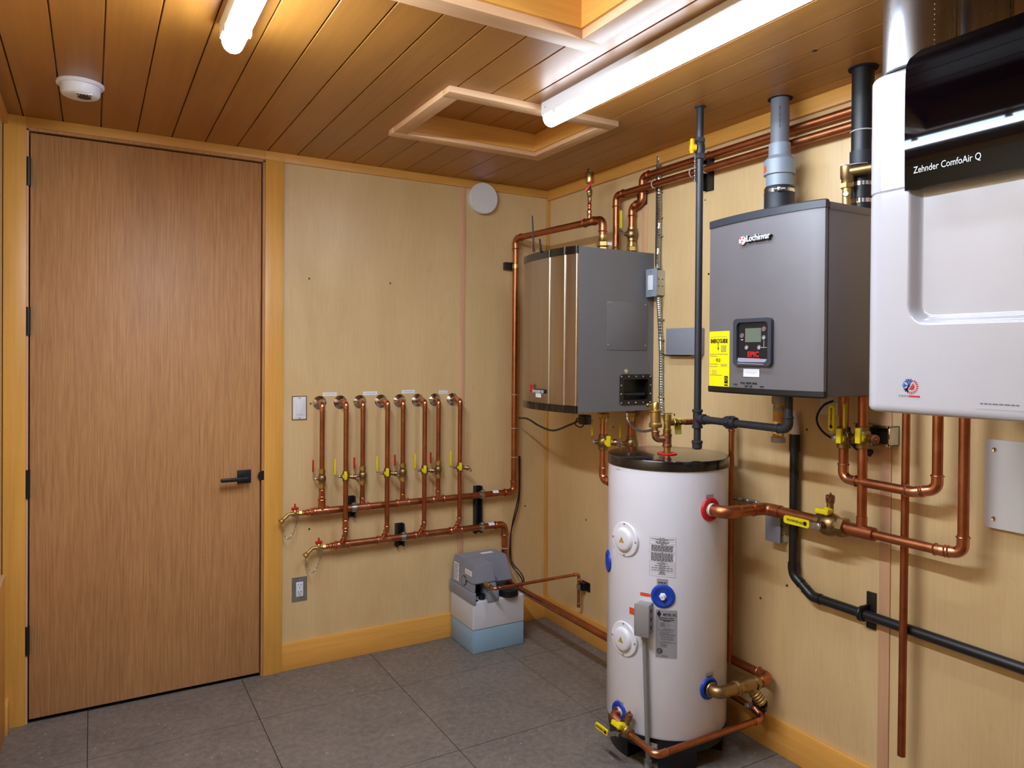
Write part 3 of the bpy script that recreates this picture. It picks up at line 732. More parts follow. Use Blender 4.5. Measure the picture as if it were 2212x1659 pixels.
# ---------------------------------------------------------------- glycol feeder on the floor
FX0, FX1, FY0, FY1 = -.612, -.313, -.28, -.018
th = Thing('glycol_feeder', 'grey hooded plastic feeder tank with blue liquid on the floor in the corner', 'feeder tank', (-.46, -.15, 0))
th.part('liquid', MB().box(FX0+.001, FX1-.001, FY0+.001, FY1-.001, 0, .1185, .006), 'liquid_blue', label='blue liquid in the lower tank')
th.part('tank', MB().box(FX0, FX1, FY0, FY1, .118, .262, .007, 3), 'milk_tank')
def frus(mb, a, b, z0, z1):
    mb.prism([(a[0], a[2]), (a[1], a[2]), (a[1], a[3]), (a[0], a[3])], z0, z1, [(b[0], b[2]), (b[1], b[2]), (b[1], b[3]), (b[0], b[3])])
    return mb
mb = MB(); A = (-.6125, -.474, -.281, -.15); B = (-.604, -.498, -.272, -.15)
lerp = lambda k: tuple(p+(q-p)*k for p, q in zip(A, B))
frus(mb, lerp(.27), B, .348, .445)
frus(mb, (A[0], -.598, A[2], A[3]), (lerp(.27)[0], -.594, lerp(.27)[2], A[3]), .306, .348)
frus(mb, (-.532, A[1], A[2], A[3]), (-.532, lerp(.27)[1], lerp(.27)[2], A[3]), .306, .348)
frus(mb, (-.6125, -.318, -.172, -.0175), (-.602, -.352, -.155, -.03), .306, .445)
bmesh.ops.bevel(mb.bm, geom=[e for e in mb.bm.edges if e.calc_length() > .02], offset=.006, segments=2, affect='EDGES')
hood = th.part('hood', mb, 'feeder_grey')
mb = MB(); mb.box(-.617, -.598, -.286, -.012, .252, .309, .002).box(-.532, -.468, -.286, -.20, .252, .309, .002).box(-.5975, -.316, -.10, -.014, .263, .309, .002)
th.part('hood_skirt', mb, 'feeder_grey')
th.part('opening', MB().box(-.5975, -.5325, -.20, -.19, .262, .347), 'black_hole')  # dark panel, paints the shade inside the hood void
th.part('spout_stopper', MB().cyl((-.548, -.25, .262), (-.548, -.25, .288), .017), 'black_plastic')
th.part('spout_stopper', MB().cyl((-.587, -.262, .262), (-.587, -.262, .2655), .011), 'black_plastic')
p = PZ(1098, 1283, .265)
cap = th.part('filler_cap', MB().lathe((p.x, p.y, .262), (0, 0, 1), [(0, .052), (.004, .052), (.006, .048), (.03, .048), (.034, .044), (.036, .03), (.036, 0)], 36), 'black_plastic')
mb = MB()
for k in range(24):
    a = 2*PI*k/24; mb.box(p.x+.048*math.cos(a)-.0015, p.x+.048*math.cos(a)+.0015, p.y+.048*math.sin(a)-.0015, p.y+.048*math.sin(a)+.0015, .27, .292)
th.part('cap_ribs', mb, 'black_plastic', cap)
def hood_side(u, v):   # left face of the hood, leaning; u along +y from the front, v height
    k = (v-.306)/(.445-.306); return V((A[0]+(B[0]-A[0])*k-.0012, A[2]+(B[2]-A[2])*k+u, v))
def side_patch(u0, u1, v0, v1, name, mat, par=None):
    mb = MB(); mb.quad(hood_side(u0, v0), hood_side(u1, v0), hood_side(u1, v1), hood_side(u0, v1)); return th.part(name, mb, mat, par, smooth=0)
s1 = side_patch(.165, .225, .325, .415, 'sticker', 'paper', hood); s2 = side_patch(.018, .095, .385, .41, 'sticker', 'paper', hood)
mb = MB(frame(hood_side(.195, .37)+V((-.0006, 0, 0)), (0, -1, 0), (.06, 0, 1))); fine_print(mb, [(.036-.009*k, -.024, .024-(.006*(k % 3))) for k in range(9)], hgt=.004); th.part('print', mb, 'ink_grey', hood, smooth=0)
mb = MB(frame(hood_side(.056, .397)+V((-.0006, 0, 0)), (0, -1, 0), (.06, 0, 1))); fine_print(mb, [(.004, -.032, .032), (-.004, -.03, .02)], hgt=.003); th.part('print', mb, 'ink_pale', hood, smooth=0)
c = hood_side(.105, .345)
th.part('dial_ring', MB().torus(c, (-1, 0, .06), .024, .0025, 28, 8), 'black_plastic', hood); th.part('dial', MB().lathe(c, (-1, 0, .06), [(0, .023), (.002, .022), (.002, 0)], 24), 'feeder_grey', hood)
th.part('sticker', MB().box(-.47, -.40, -.10, -.075, .4448, .4458), 'paper', hood)
# fill line
pe = PX(1252, 1240, -.04); yl = -.385; p0 = PY(1062, 1258, yl)
th = Thing('copper_fill_line', 'thin copper line from the grey feeder to the right wall', 'pipe', (-.3, yl, .35))
zf = .352
th.part('brass_fitting', MB().cyl((-.55, -.285, zf), (-.55, -.305, zf), .009).hexn((-.55, -.30, zf), (0, -1, 0), .014, 0, .01).hexn((-.55, -.313, zf), (0, -1, 0), .0135, 0, .01).hexn((-.55, -.326, zf), (0, -1, 0), .0125, 0, .012), 'brass')
run(th, [(-.55, -.335, zf), (-.55, yl, zf), (-.042, yl, zf), (-.042, yl, .175)], .0078, 'copper', emat='copper_bright', R=.02)
coupling(th, (-.042, yl, .188), (0, 0, 1), .0078, .026, 'copper')
clamp(th, (-.042, yl, .285), (0, 0, 1), .0078, mat='zinc', up=(-.5, -.85, 0))
th.part('wall_bracket', MB().box(-.03, 0, yl-.02, yl+.02, .265, .305).box(-.006, 0, yl-.045, yl+.02, .262, .308), 'black_plastic')

# ================================================================ left wall unit with steel front
UX, UY0, UY1, UZ0, UZ1 = -.428, -.908, -.452, 1.252, 1.980
th = Thing('wall_heat_unit', 'grey wall unit with curved brushed steel front in the corner', 'heating unit', (-.2, -.68, UZ0))
h0, h1 = PY(1342, 814, UY0), PY(1403, 868, UY0)
hx0, hx1, hz0, hz1 = h0.x, h1.x, h1.z, h0.z
mb = MB()
mb.quad((0, UY0, UZ1), (UX, UY0, UZ1), (UX, UY1, UZ1), (0, UY1, UZ1)); mb.quad((0, UY0, UZ0), (UX, UY0, UZ0), (UX, UY1, UZ0), (0, UY1, UZ0))
mb.quad((UX, UY0, UZ0), (UX, UY1, UZ0), (UX, UY1, UZ1), (UX, UY0, UZ1)); mb.quad((0, UY1, UZ0), (UX, UY1, UZ0), (UX, UY1, UZ1), (0, UY1, UZ1))
for a, b, c, d_ in cut_rects(UX, 0, UZ0, UZ1, [(hx0, hx1, hz0, hz1)]): mb.quad((a, UY0, c), (b, UY0, c), (b, UY0, d_), (a, UY0, d_))
body = th.part('body', mb, 'unit_grey')
mb = MB()
mb.box(hx0, hx1, UY0+.044, UY0+.046, hz0, hz1)
for a in ((hx0, hx0+.002, hz0, hz1), (hx1-.002, hx1, hz0, hz1), (hx0, hx1, hz0, hz0+.002), (hx0, hx1, hz1-.002, hz1)): mb.box(a[0], a[1], UY0, UY0+.045, a[2], a[3])
rec = th.part('handle_recess', mb, 'black_plastic')
cx, cz = (hx0+hx1)/2, (hz0+hz1)/2; W_, H_ = hx1-hx0, hz1-hz0
mb = MB(frame((cx, UY0, cz), (1, 0, 0), (0, 0, 1)))
o_, i_ = rrect(W_+.018, H_+.022, .014, 5), rrect(W_-.022, H_-.024, .008, 5); n = len(o_)
mb.add([(a, b, 0) for a, b in o_]+[(a, b, .004) for a, b in o_]+[(a, b, .004) for a, b in i_]+[(a, b, -.012) for a, b in i_],
       [(r*n+k, r*n+(k+1) % n, (r+1)*n+(k+1) % n, (r+1)*n+k) for r in range(3) for k in range(n)])
th.part('handle_frame', mb, 'black_plastic')
th.part('pull_handle', MB().tube(bend([(hx0+.02, UY0+.04, cz-.022), (hx0+.02, UY0+.008, cz-.022), (hx1-.02, UY0+.008, cz-.022), (hx1-.02, UY0+.04, cz-.022)], .012), .008, 12), 'black_plastic')
for k in range(5):
    for s in (-1, 1):
        th.part('rivet', MB().lathe((cx-(W_+.002)/2+(W_+.002)*k/4, UY0-.004, cz+s*(H_+.002)/2), (0, -1, 0), [(0, .004), (.0015, .003), (.002, 0)], 8), 'zinc', rec)
for k in (1, 2):
    for s in (-1, 1):
        th.part('rivet', MB().lathe((cx+s*(W_+.004)/2, UY0-.004, cz-(H_)/2+H_*k/3), (0, -1, 0), [(0, .004), (.0015, .003), (.002, 0)], 8), 'zinc', rec)
a, b = PY(1310, 650, UY0), PY(1397, 757, UY0)
pan = th.part('access_panel', MB().box(a.x, b.x, UY0-.0025, UY0, b.z, a.z, .001), 'unit_grey')
for sx_ in (a.x+.012, b.x-.010):
    for sz_ in (a.z-.008, b.z+.022): th.part('screw', MB().lathe((sx_, UY0-.0025, sz_), (0, -1, 0), [(0, .006), (.002, .005), (.003, 0)], 10), 'zinc', pan)
p = PY(1351, 802, UY0); th.part('lock', MB().lathe(p, (0, -1, 0), [(0, .0115), (.004, .011), (.004, .008), (.007, .007), (.007, 0)], 16), 'chrome')
# curved front, ridges, caps
ym, hw = (UY0+UY1)/2, (UY1-UY0)/2
rid = [PX(1188, 700, -.462).y, PX(1216, 700, -.462).y, UY0+.004]
def front_x(y):
    u = (y-ym)/hw; x = UX-.004-.034*(1-abs(u)**2.4)
    for r_ in rid:
        d_ = abs(y-r_)
        if d_ < .0075: x -= .0065*math.cos(d_/.0075*PI/2)**.7
    return x
ysn = sorted(set([UY0+(UY1-UY0)*k/46 for k in range(47)]+[r_+k*.0015 for r_ in rid for k in range(-5, 6) if UY0 <= r_+k*.0015 <= UY1]))
def curved(z0, z1, off):
    poly = [(front_x(y)-off, y) for y in ysn]+[(UX+.0002, UY1), (UX+.0002, UY0)]
    return MB().prism(poly, z0, z1)
th.part('front_panel', curved(UZ0+.030, UZ1-.033, 0), 'brushed_steel', smooth=30)
th.part('top_cap', curved(UZ1-.033, UZ1+.002, .003), 'black_gloss', smooth=30)
th.part('bottom_cap', curved(UZ0-.004, UZ0+.030, .003), 'black_gloss', smooth=30)
def onfront(px, py):
    x = -.46
    for _ in range(4): p = PX(px, py, x); x = front_x(p.y)-.001
    return p
p = onfront(1165, 844); q = onfront(1175, 845); dr = (q-p); dr.z = 0
F = frame(p+V((-.004, 0, -.001)), dr, (0, 0, 1))
mb = MB(F); mb.box(-.046, .056, -.010, .009, -.004, .002, .003); bd = th.part('badge', mb, 'black_plastic')
F2 = frame(p+V((-.0075, 0, -.001)), dr, (0, 0, 1))
lettering(th, 'unsource', .027, F2, 'ink_white', bd, bold=.0003, align='CENTER', sx=.95)
F3 = frame(p-dr.normalized()*.062+V((-.006, 0, .006)), dr, (0, 0, 1)); lettering(th, 'S', .052, F3, 'red_plastic', bd, bold=.0018, ext=.004)
p = onfront(1164, 853.5); mb = MB(frame(p+V((-.002, 0, 0)), dr, (0, 0, 1))); mb.box(-.024, .024, -.010, .010, 0, .0006); th.part('sticker', mb, 'paper')
for px, py0, py1 in ((1150, 466, 544), (1166, 517, 543)):
    b_ = PZ(px+3, py1, UZ1+.002); t_ = PX(px, py0, b_.x); 
    th.part('antenna', MB().lathe(b_, (t_-b_), [(0, .006), (.012, .006), (.02, .004), (.06, .0042), ((t_-b_).length-.004, .0026), ((t_-b_).length, .002)], 10), 'black_plastic')
# fittings on top and the two overhead pipes
X2, X3 = -.052, -.031
Y2, Y3 = PX(1331, 480, X2).y, PX(1365, 480, X3).y
ZH1, ZH2 = PX(1520, 366, X2).z, PX(1520, 340, X3).z
th = Thing('copper_overhead_pipe', 'lower of two copper pipes running along the right wall under the ceiling', 'pipe', (X2, Y2, 1.98), 'overhead copper pipes')
run(th, [(X2, Y2, 1.985), (X2, Y2, ZH1), (X2, -2.6, ZH1-.004)], RH*.95, 'copper')
th.part('union_fitting', MB().hexn((X2, Y2, 1.982), (0, 0, 1), .026, 0, .022).lathe((X2, Y2, 2.0), (0, 0, 1), [(0, .021), (.03, .019), (.034, .0165)], 18), 'brass')
for y in (PX(1413, 393, X2).y, PX(1495, 373, X2).y, PX(1524, 367, X2).y): tie(th, (X2, y, ZH1-.001), (0, 1, 0), RH*.95)
th = Thing('copper_overhead_pipe', 'upper of two copper pipes running along the right wall under the ceiling', 'pipe', (X3, Y3, 1.98), 'overhead copper pipes')
x3 = X3; YU3 = Y3
run(th, [(x3, YU3, 1.985), (x3, YU3, 2.215), (x3, YU3-.075, 2.225), (x3, YU3-.075, ZH2), (x3, -2.6, ZH2-.004)], RH*.95, 'copper', R=.032)
lever_valve(th, (x3, YU3, 2.085), (0, 0, 1), (-1, .3, 0), RH*.95, 'yellow_plastic', .085, gw=.009, rise=1.6, out=.9, nuts=None)
th.part('union_fitting', MB().hexn((x3, YU3, 1.982), (0, 0, 1), .025, 0, .018).hexn((x3, YU3, 2.003), (0, 0, 1), .0255, 0, .022).lathe((x3, YU3, 2.025), (0, 0, 1), [(0, .023), (.02, .02)], 18), 'brass')
def wall_strut(px, py0, py1, x, label, dy=.0205):
    a, b = PX(px, py0, x), PX(px, py1, x); y = a.y
    th = Thing('strut_channel', label, 'pipe bracket', (0, y, a.z), 'black pipe brackets')
    mb = MB(); z0, z1 = b.z, a.z
    mb.box(-.004, 0, y-dy, y+dy, z0, z1).box(-.03, 0, y-dy, y-dy+.003, z0, z1).box(-.03, 0, y+dy-.003, y+dy, z0, z1).box(-.033, -.03, y-dy, y-dy+.009, z0, z1).box(-.033, -.03, y+dy-.009, y+dy, z0, z1)
    th.part('channel', mb, 'black_plastic'); return th, y
th, y = wall_strut(1528, 330, 411, -.02, 'black pipe bracket under the overhead pipes behind the black gas pipe')
th.part('bolt', MB().lathe((-.033, y-.004, 2.16), (-1, 0, 0), [(0, .004), (.003, .003)], 6), 'zinc')
wall_strut(1387, 418, 442, -.02, 'short black pipe bracket behind the valve of the steel fronted unit')
# pipes under the unit
RP = .0167
th = Thing('copper_supply_pipe', 'copper pipe with yellow valve and drain under the steel fronted unit', 'pipe', (-.22, YU, UZ0))
xa = PY(1303, 960, YU).x
th.part('union_fitting', MB().hexn((xa, YU, UZ0), (0, 0, -1), .026, 0, .014).hexn((xa, YU, UZ0-.018), (0, 0, -1), .029, 0, .022).lathe((xa, YU, UZ0-.04), (0, 0, -1), [(0, .022), (.02, .0185)], 18), 'brass')
zv = PY(1303, 955, YU).z
run(th, [(xa, YU, UZ0-.04), (xa, YU, PY(1300, 1037, YU).z), (xa-.02, -1.135, PY(1300, 1037, YU).z)], RP, 'copper_bright')
lever_valve(th, (xa, YU, zv), (0, 0, 1), (-.9, .4, 0), RP, 'yellow_plastic', .075, gw=.009, rise=1.8, out=.6, nuts=None, purge=((.75, -.66, 0), (-.2, -1, 0), (0, 0, 1), .3))
th = Thing('copper_supply_pipe', 'copper pipe with yellow lever valve going down behind the white tank', 'pipe', (-.04, -.8, UZ0))
xb = -.036; YU = PX(1363, 930, xb).y
run(th, [(xb, YU, UZ0), (xb, YU, .285), (xb, -1.63, .285), (-.19, -1.63, .285)], RP, 'copper')
th.part('union_fitting', MB().hexn((xb, YU, UZ0), (0, 0, -1), .026, 0, .014).hexn((xb, YU, UZ0-.018), (0, 0, -1), .029, 0, .022).lathe((xb, YU, UZ0-.04), (0, 0, -1), [(0, .022), (.02, .0185)], 18), 'brass')
lever_valve(th, (xb, YU, PY(1363, 958, YU).z), (0, 0, 1), (-.9, .4, 0), RP, 'yellow_plastic', .075, gw=.009, rise=1.6, out=.6, nuts=None)
# strainer and bronze elbow into the tank
XT, ZT = -.311, .290
c0 = V((-.16, -1.63, .287))
ws = th.part('wye_strainer', MB().hexn((-.105, -1.63, .285), (-1, 0, 0), .026, 0, .02).lathe((-.12, -1.63, .286), (-1, 0, 0), [(0, .019), (.015, .022), (.04, .027), (.07, .022), (.085, .019)], 20).hexn((-.195, -1.63, .287), (-1, 0, 0), .026, 0, .02)
             .cyl(c0, c0+V((.035, -.03, -.055)), .018), 'bronze')
mb = MB()
for k in range(4): mb.torus(c0+V((.035, -.03, -.055))*(.55+.15*k), (.035, -.03, -.055), .0185, .003, 18, 6)
th.part('strainer_cap', mb.hexn(c0+V((.035, -.03, -.055)), (.035, -.03, -.055), .017, 0, .012), 'brass', ws)
mb = MB().tube(bend([(-.215, -1.63, .288), (XT, -1.63, ZT), (XT, -1.59, ZT)], .036, 9), .0215, 18)
for p_, d_ in (((-.222, -1.63, .288), (1, 0, 0)), ((XT, -1.598, ZT), (0, 1, 0))): mb.torus(p_, d_, .0225, .005, 20, 8)
th.part('bronze_elbow', mb, 'bronze'); th.part('nipple', MB().cyl((XT, -1.60, ZT), (XT, -1.575, ZT), .018), 'brass')
# thin flexible conduit looping from the unit to the tank fitting
th = Thing('flexible_conduit', 'thin metal conduit looping from the steel fronted unit towards the tank lid', 'conduit', (-.1, -1.0, 1.2))
pts_c = [PX(1354, 893, -.14), PX(1356, 908, -.14), PX(1366, 922, -.145), PX(1382, 931, -.15), PX(1400, 931, -.16), PX(1413, 926, -.17)]
conduit_todo = (th, pts_c)
# cable under the unit
th = Thing('power_cable', 'black power cable hanging under the steel fronted unit', 'cable', (-.25, -.5, 1.2))
pts = [PX(1121, 903, -.27), PX(1140, 905, -.28), PX(1165, 920, -.29), PX(1195, 930, -.30), PX(1230, 918, -.31), PX(1255, 907, -.31)]
th.part('cable', MB().tube(spline(pts, 8), .005, 8), 'black_plastic')
p = PX(1262, 910, -.31); th.part('plug', MB().box(p.x-.02, p.x+.02, p.y-.03, p.y+.02, p.z-.014, p.z+.03, .004), 'black_plastic')
pts = [p+V((-.01, .03, .01)), PX(1246, 905, -.33), PX(1243, 917, -.33), PX(1255, 923, -.32), p+V((0, 0, -.012))]; th.part('cable_loop', MB().tube(spline(pts, 8), .003, 8), 'black_plastic')
th = Thing('control_cables', 'pair of black cables tied down the corner pipe to the feeder', 'cable', (-.2, -.05, .7))
for k, dx in enumerate((0, 7)):
    pts = [PY(1121+dx*.3, 985, -.03), PY(1121+dx*.2, 1060, -.03), PY(1116+dx*.5, 1090, -.03), PY(1109+dx*.4, 1120, -.03), PY(1104, 1150, -.03), PY(1101+dx*.3, 1190, -.03), PY(1103+dx*.5, 1215, -.05), PY(1116+dx, 1235, -.08), PY(1127+dx*.6, 1250, -.14), PY(1127+dx*.3, 1264, -.19), PY(1117, 1276, -.215)]
    th.part('cable', MB().tube(spline(pts, 8), .0035, 8), 'black_plastic')
# flexible conduit with switch box on the right wall
th = Thing('flexible_conduit', 'metal flexible conduit down the right wall beside the steel fronted unit', 'conduit', (-.015, -.97, 1.8))
def flex(pts, r=.0105):
    P = []; L = 0; S = spline(pts, 40); last = S[0]; out = [S[0]]
    for s in S[1:]:
        if (s-last).length >= .0045: out.append(s); last = s
    return MB().tube(out, r, 10, rib=(.82, 1.1))
conduit_todo[0].part('conduit', flex(conduit_todo[1], .0055), 'zinc')
xw = -.014
th.part('conduit', flex([PX(1423, 338, xw), PX(1424, 420, xw), PX(1424, 480, xw), PX(1421, 560, xw-.01), PX(1421, 584, xw-.02)]), 'zinc')
th.part('conduit', flex([PX(1422, 642, xw-.02), PX(1425, 690, xw), PX(1428, 760, xw), PX(1428, 860, xw), PX(1430, 900, xw)]), 'zinc')
for py in (366, 415, 470, 510, 690, 734, 858): th.part('strap', MB().torus(PX(1425 if py < 600 else 1428, py, xw), (0, 0, 1), .012, .003, 16, 6), 'zinc')
th.part('conduit', MB().tube([PX(1420, 338, -.006), PX(1419, 450, -.006), PX(1417, 575, -.006)], .005, 8), 'black_plastic')
p = PX(1431, 612, 0)
th = Thing('switch_box', 'grey metal switch box on the conduit beside the steel fronted unit', 'electrical box', (0, p.y, p.z))
bz, by = p.z, p.y+.012
mb = MB().box(-.052, 0, by-.03, by+.03, bz-.058, bz+.058, .005); bo = th.part('box_body', mb, 'zinc')
th.part('cover_plate', MB().box(-.058, -.0525, by-.037, by+.037, bz-.064, bz+.064, .003), 'pvc_grey')
th.part('rocker', MB().box(-.0635, -.0585, by-.017, by+.017, bz-.034, bz+.034, .0015), 'white_plastic')
for s in (-1, 1): th.part('screw', MB().lathe((-.058, by, bz+s*.051), (-1, 0, 0), [(0, .003), (.0015, .0025)], 8), 'chrome')
for sx_ in (-.016, -.038):
    for sz_ in (-.016, .016): th.part('knockout', MB().cyl((sx_, by-.0305, bz+sz_), (sx_, by-.029, bz+sz_), .0035, n=8), 'black_plastic', bo)
# grey control box and its wire
a, b = PX(1443, 711, -.03), PX(1512, 766, -.03)
th = Thing('control_box', 'small grey control box on the right wall behind the gas pipe', 'electrical box', (0, (a.y+b.y)/2, (a.z+b.z)/2))
th.part('box_body', MB().box(-.036, 0, -1.235, a.y, b.z, a.z, .004), 'box_grey')
th.part('box_lid', MB().box(-.04, -.0365, -1.237, a.y+.002, b.z-.002, a.z+.002, .0015), 'box_grey')
for z in (a.z-.018, b.z+.018): th.part('screw', MB().lathe((-.04, a.y-.006, z), (-1, 0, 0), [(0, .003), (.001, .0025)], 8), 'zinc')
th.part('cable', MB().tube(spline([PX(1426, 760, -.012), PX(1437, 767, -.016), PX(1460, 768, -.016), PX(1490, 768, -.016), PX(1497, 764, -.016)], 6), .0028, 8), 'black_plastic')

# ================================================================ gas pipe
XG, YG, ZG = -.29, -1.492, 1.267
RG = .0134
th = Thing('gas_pipe', 'black iron gas pipe coming down from the ceiling to the grey boiler', 'pipe', (XG, YG, ZG))
def icoll(p, d, L=.022, r=RG*1.35): p, d = V(p), V(d).normalized(); return MB().lathe(p, d, [(-L/2, r*.94), (-L/2+.003, r), (L/2-.003, r), (L/2, r*.94)], 20)
th.part('pipe', MB().cyl((XG, YG, H), (XG, YG, 1.165), RG), 'black_iron')
th.part('ceiling_flange', MB().lathe((XG, YG, H), (0, 0, -1), [(0, .021), (.004, .021), (.006, .015)], 20), 'black_iron')
zv = PX(1510, 322, XG).z
gv = th.part('gas_valve', MB().hexn((XG, YG, zv+.022), (0, 0, 1), .019, 0, .018).hexn((XG, YG, zv-.04), (0, 0, 1), .021, 0, .02).lathe((XG, YG, zv-.02), (0, 0, 1), [(0, .016), (.012, .019), (.03, .019), (.042, .016)], 18), 'black_iron')
sl = (-RT).normalized(); sl.z = 0
hb = V((XG, YG, zv))+sl*.018+V((-.1, -.1, 0))*.08
mb = MB(frame(hb, sl, (0, 0, 1))); mb.cyl((-.004, 0, 0), (.012, 0, 0), .013, n=14); mb.box(.006, .018, -.022, .034, -.008, .008, .003); mb.box(.004, .02, -.012, .012, -.011, .011, .003); th.part('valve_handle', mb, 'yellow_amber', gv)
mb = MB()
for k in range(5): mb.ball(hb+V((0, 0, -.05-.018*k)), .004, 8)
mb.cyl(hb+V((0, 0, -.02)), hb+V((0, 0, -.122)), .0012, n=6); th.part('tag_wire', mb, 'zinc', gv)
mb = MB().cyl((XG, YG, ZG+.03), (XG, YG, ZG-.03), RG*1.25).cyl((XG, YG, ZG), (XG, YG-.032, ZG), RG*1.25)
for p_, d_ in (((XG, YG, ZG+.03), (0, 0, 1)), ((XG, YG, ZG-.03), (0, 0, 1)), ((XG, YG-.032, ZG), (0, 1, 0))): mb.lathe(p_, d_, [(-.006, RG*1.25), (-.004, RG*1.5), (.004, RG*1.5), (.006, RG*1.25)], 20)
th.part('tee', mb, 'black_iron')
th.part('drip_cap', MB().lathe((XG, YG, 1.152), (0, 0, 1), [(0, .012), (.004, RG*1.35), (.022, RG*1.4), (.024, RG*1.55), (.032, RG*1.55), (.034, RG*1.2)], 20), 'black_iron')
YE = -1.905
run(th, [(XG, YG-.02, ZG), (XG, YE, ZG-.003), (XG, YE, 1.385)], RG, 'black_iron', R=.026)
th.part('union', MB().hexn((XG, -1.645, ZG), (0, -1, 0), .026, 0, .02).lathe((XG, -1.63, ZG), (0, -1, 0), [(0, .016), (.004, .02), (.014, .022), (.036, .022), (.05, .02), (.054, .015)], 20), 'black_iron')

# ================================================================ grey boiler
BY0, BY1, BZ0, BZ1 = -2.072, -1.604, 1.376, 1.984
th = Thing('wall_boiler', 'grey wall hung boiler with yellow sticker and small display', 'boiler', (-.17, -1.84, BZ0))
th.part('body', MB().box(-.319, -.004, -2.071, -1.61, BZ0+.004, BZ1-.012, .003), 'boiler_grey')
th.part('body_rim', MB().box(-.319, -.004, -2.073, -1.608, BZ1-.03, BZ1-.006, .002), 'boiler_grey')
def bfx(y):
    u = (y+1.824)/.221; return -.350-.022*(1-min(1, abs(u))**2)
def bpoly(off=0):
    P = [(-.326, BY1+.0+off), (-.340, BY1+off), (-.348-off*.5, BY1-.005+off*.6)]
    P += [(bfx(-1.61-(.435)*k/24)-off, -1.61-.435*k/24) for k in range(25)]
    P += [(-.339-off, BY0-off), (-.326, BY0-off)]; return P
th.part('front_cover', MB().prism(bpoly(), BZ0+.02, BZ1-.024), 'boiler_grey', smooth=25)
th.part('cover_gap', MB().box(-.326, -.319, -2.066, -1.612, BZ0+.006, BZ1-.012), 'black_hole')
mb = MB(); mb.prism(bpoly(.004), BZ1-.026, BZ1-.004, bpoly(.004)); mb.prism(bpoly(.004), BZ1-.004, BZ1, bpoly(0)); th.part('top_cap', mb, 'cap_slate', smooth=25)
mb = MB(); mb.prism(bpoly(.001), BZ0, BZ0+.005, bpoly(.004)); mb.prism(bpoly(.004), BZ0+.005, BZ0+.021); th.part('bottom_cap', mb, 'black_plastic', smooth=25)
U_, V_ = V((0, -1, 0)), V((0, 0, 1))
def onb(px, py, off=.001):
    x = -.355
    for _ in range(4): p = PX(px, py, x); x = bfx(p.y)-off
    return p
def bframe(p, off=0.0):
    e = .004; t_ = V((bfx(p.y-e)-bfx(p.y+e), -2*e, 0)).normalized(); return frame(p+V((-off, 0, 0)), t_, V_)
# sticker follows the cover
def bpatch(y0, y1, z0, z1, off, name, mat, par=None, n=6):
    mb = MB()
    for k in range(n):
        a, b = y0+(y1-y0)*k/n, y0+(y1-y0)*(k+1)/n
        mb.quad((bfx(a)-off, a, z0), (bfx(b)-off, b, z0), (bfx(b)-off, b, z1), (bfx(a)-off, a, z1))
    return th.part(name, mb, mat, par)
zt_, zb_ = PX(1560, 716, -.343).z, BZ0+.0215
e0, e1 = -1.612, PX(1585, 780, -.347).y
st = bpatch(e0, e1, zb_, zt_, .0008, 'energy_sticker', 'sticker_yellow')
def efr(u, v):   # sticker coordinates: u 0..1 left-right, v 0..1 bottom-top
    y = e0+(e1-e0)*u; z = zb_+(zt_-zb_)*v; p = V((bfx(y)-.0014, y, z)); return bframe(p)
lettering(th, 'ENERGYGUIDE', .0195, efr(.5, .82), 'ink_black', st, bold=.0005, sx=.71)
lettering(th, '95.0', .017, efr(.47, .47), 'ink_black', st, sx=.8)
mb = MB(efr(.47, .765)); mb.box(-.001, .001, -.014, .006, 0, .0004); mb.add([(-.005, -.012, 0), (.005, -.012, 0), (0, -.022, 0)], [(0, 1, 2)]); th.part('arrow', mb, 'ink_black', st, smooth=0)
mb = MB(efr(.5, 0)); hh = zt_-zb_
mb.box(-.050, -.005, hh*.402, hh*.408, 0, .0004)
fine_print(mb, [(hh*.90, -.044, .044)], hgt=.0012); fine_print(mb, [(hh*(.735-.025*k), .012, .04) for k in range(5)], hgt=.0018)
fine_print(mb, [(hh*.55, -.045, -.008), (hh*.585, -.05, .05), (hh*.40, .012, .045), (hh*.375, .012, .044), (hh*.36, -.05, -.004), (hh*.28, -.036, -.012), (hh*.24, -.036, -.01), (hh*.205, -.05, .02)], hgt=.0016)
th.part('print', mb, 'ink_grey', st, smooth=0)
mb = MB(efr(.86, .1)); mb.box(-.0085, .0085, -.016, .018, 0, .0004); th.part('star_mark', mb, 'ink_black', st, smooth=0)
mb = MB(efr(.86, .1)); mb.torus((0, .007, .0006), (0, 0, 1), .0055, .0006, 14, 4); mb.box(-.0075, .0075, -.011, -.008, .0004, .0007); th.part('star_mark', mb, 'sticker_yellow', st, smooth=0)
# display
c = onb(1628, 739, 0); cw, chh = .158, .166
F = bframe(c)
def ring(mb, o_, i_, zs):
    n = len(o_); (z0, z1, z2, z3) = zs
    mb.add([(a, b, z0) for a, b in o_]+[(a, b, z1) for a, b in o_]+[(a, b, z2) for a, b in i_]+[(a, b, z3) for a, b in i_], [(r*n+k, r*n+(k+1) % n, (r+1)*n+(k+1) % n, (r+1)*n+k) for r in range(3) for k in range(n)])
mb = MB(F); out = [(a, b+.006*(1-(a/(cw/2))**2)*(1 if b > 0 else -1)) for a, b in rrect(cw, chh-.012, .012, 6)]
inn = [(a+.001, b) for a, b in rrect(cw-.028, chh-.034, .014, 6)]
ring(mb, out, inn, (-.004, .011, .011, .003)); bz = th.part('display_bezel', mb, 'dark_bezel', smooth=50)
mb = MB(F); mb.box(-.062, .064, -.057, .068, .001, .0035); fp = th.part('display_face', mb, 'black_plastic', bz)
mb = MB(F); mb.box(-.032, .034, .0, .046, .0035, .0045); th.part('screen', mb, 'lcd', bz)
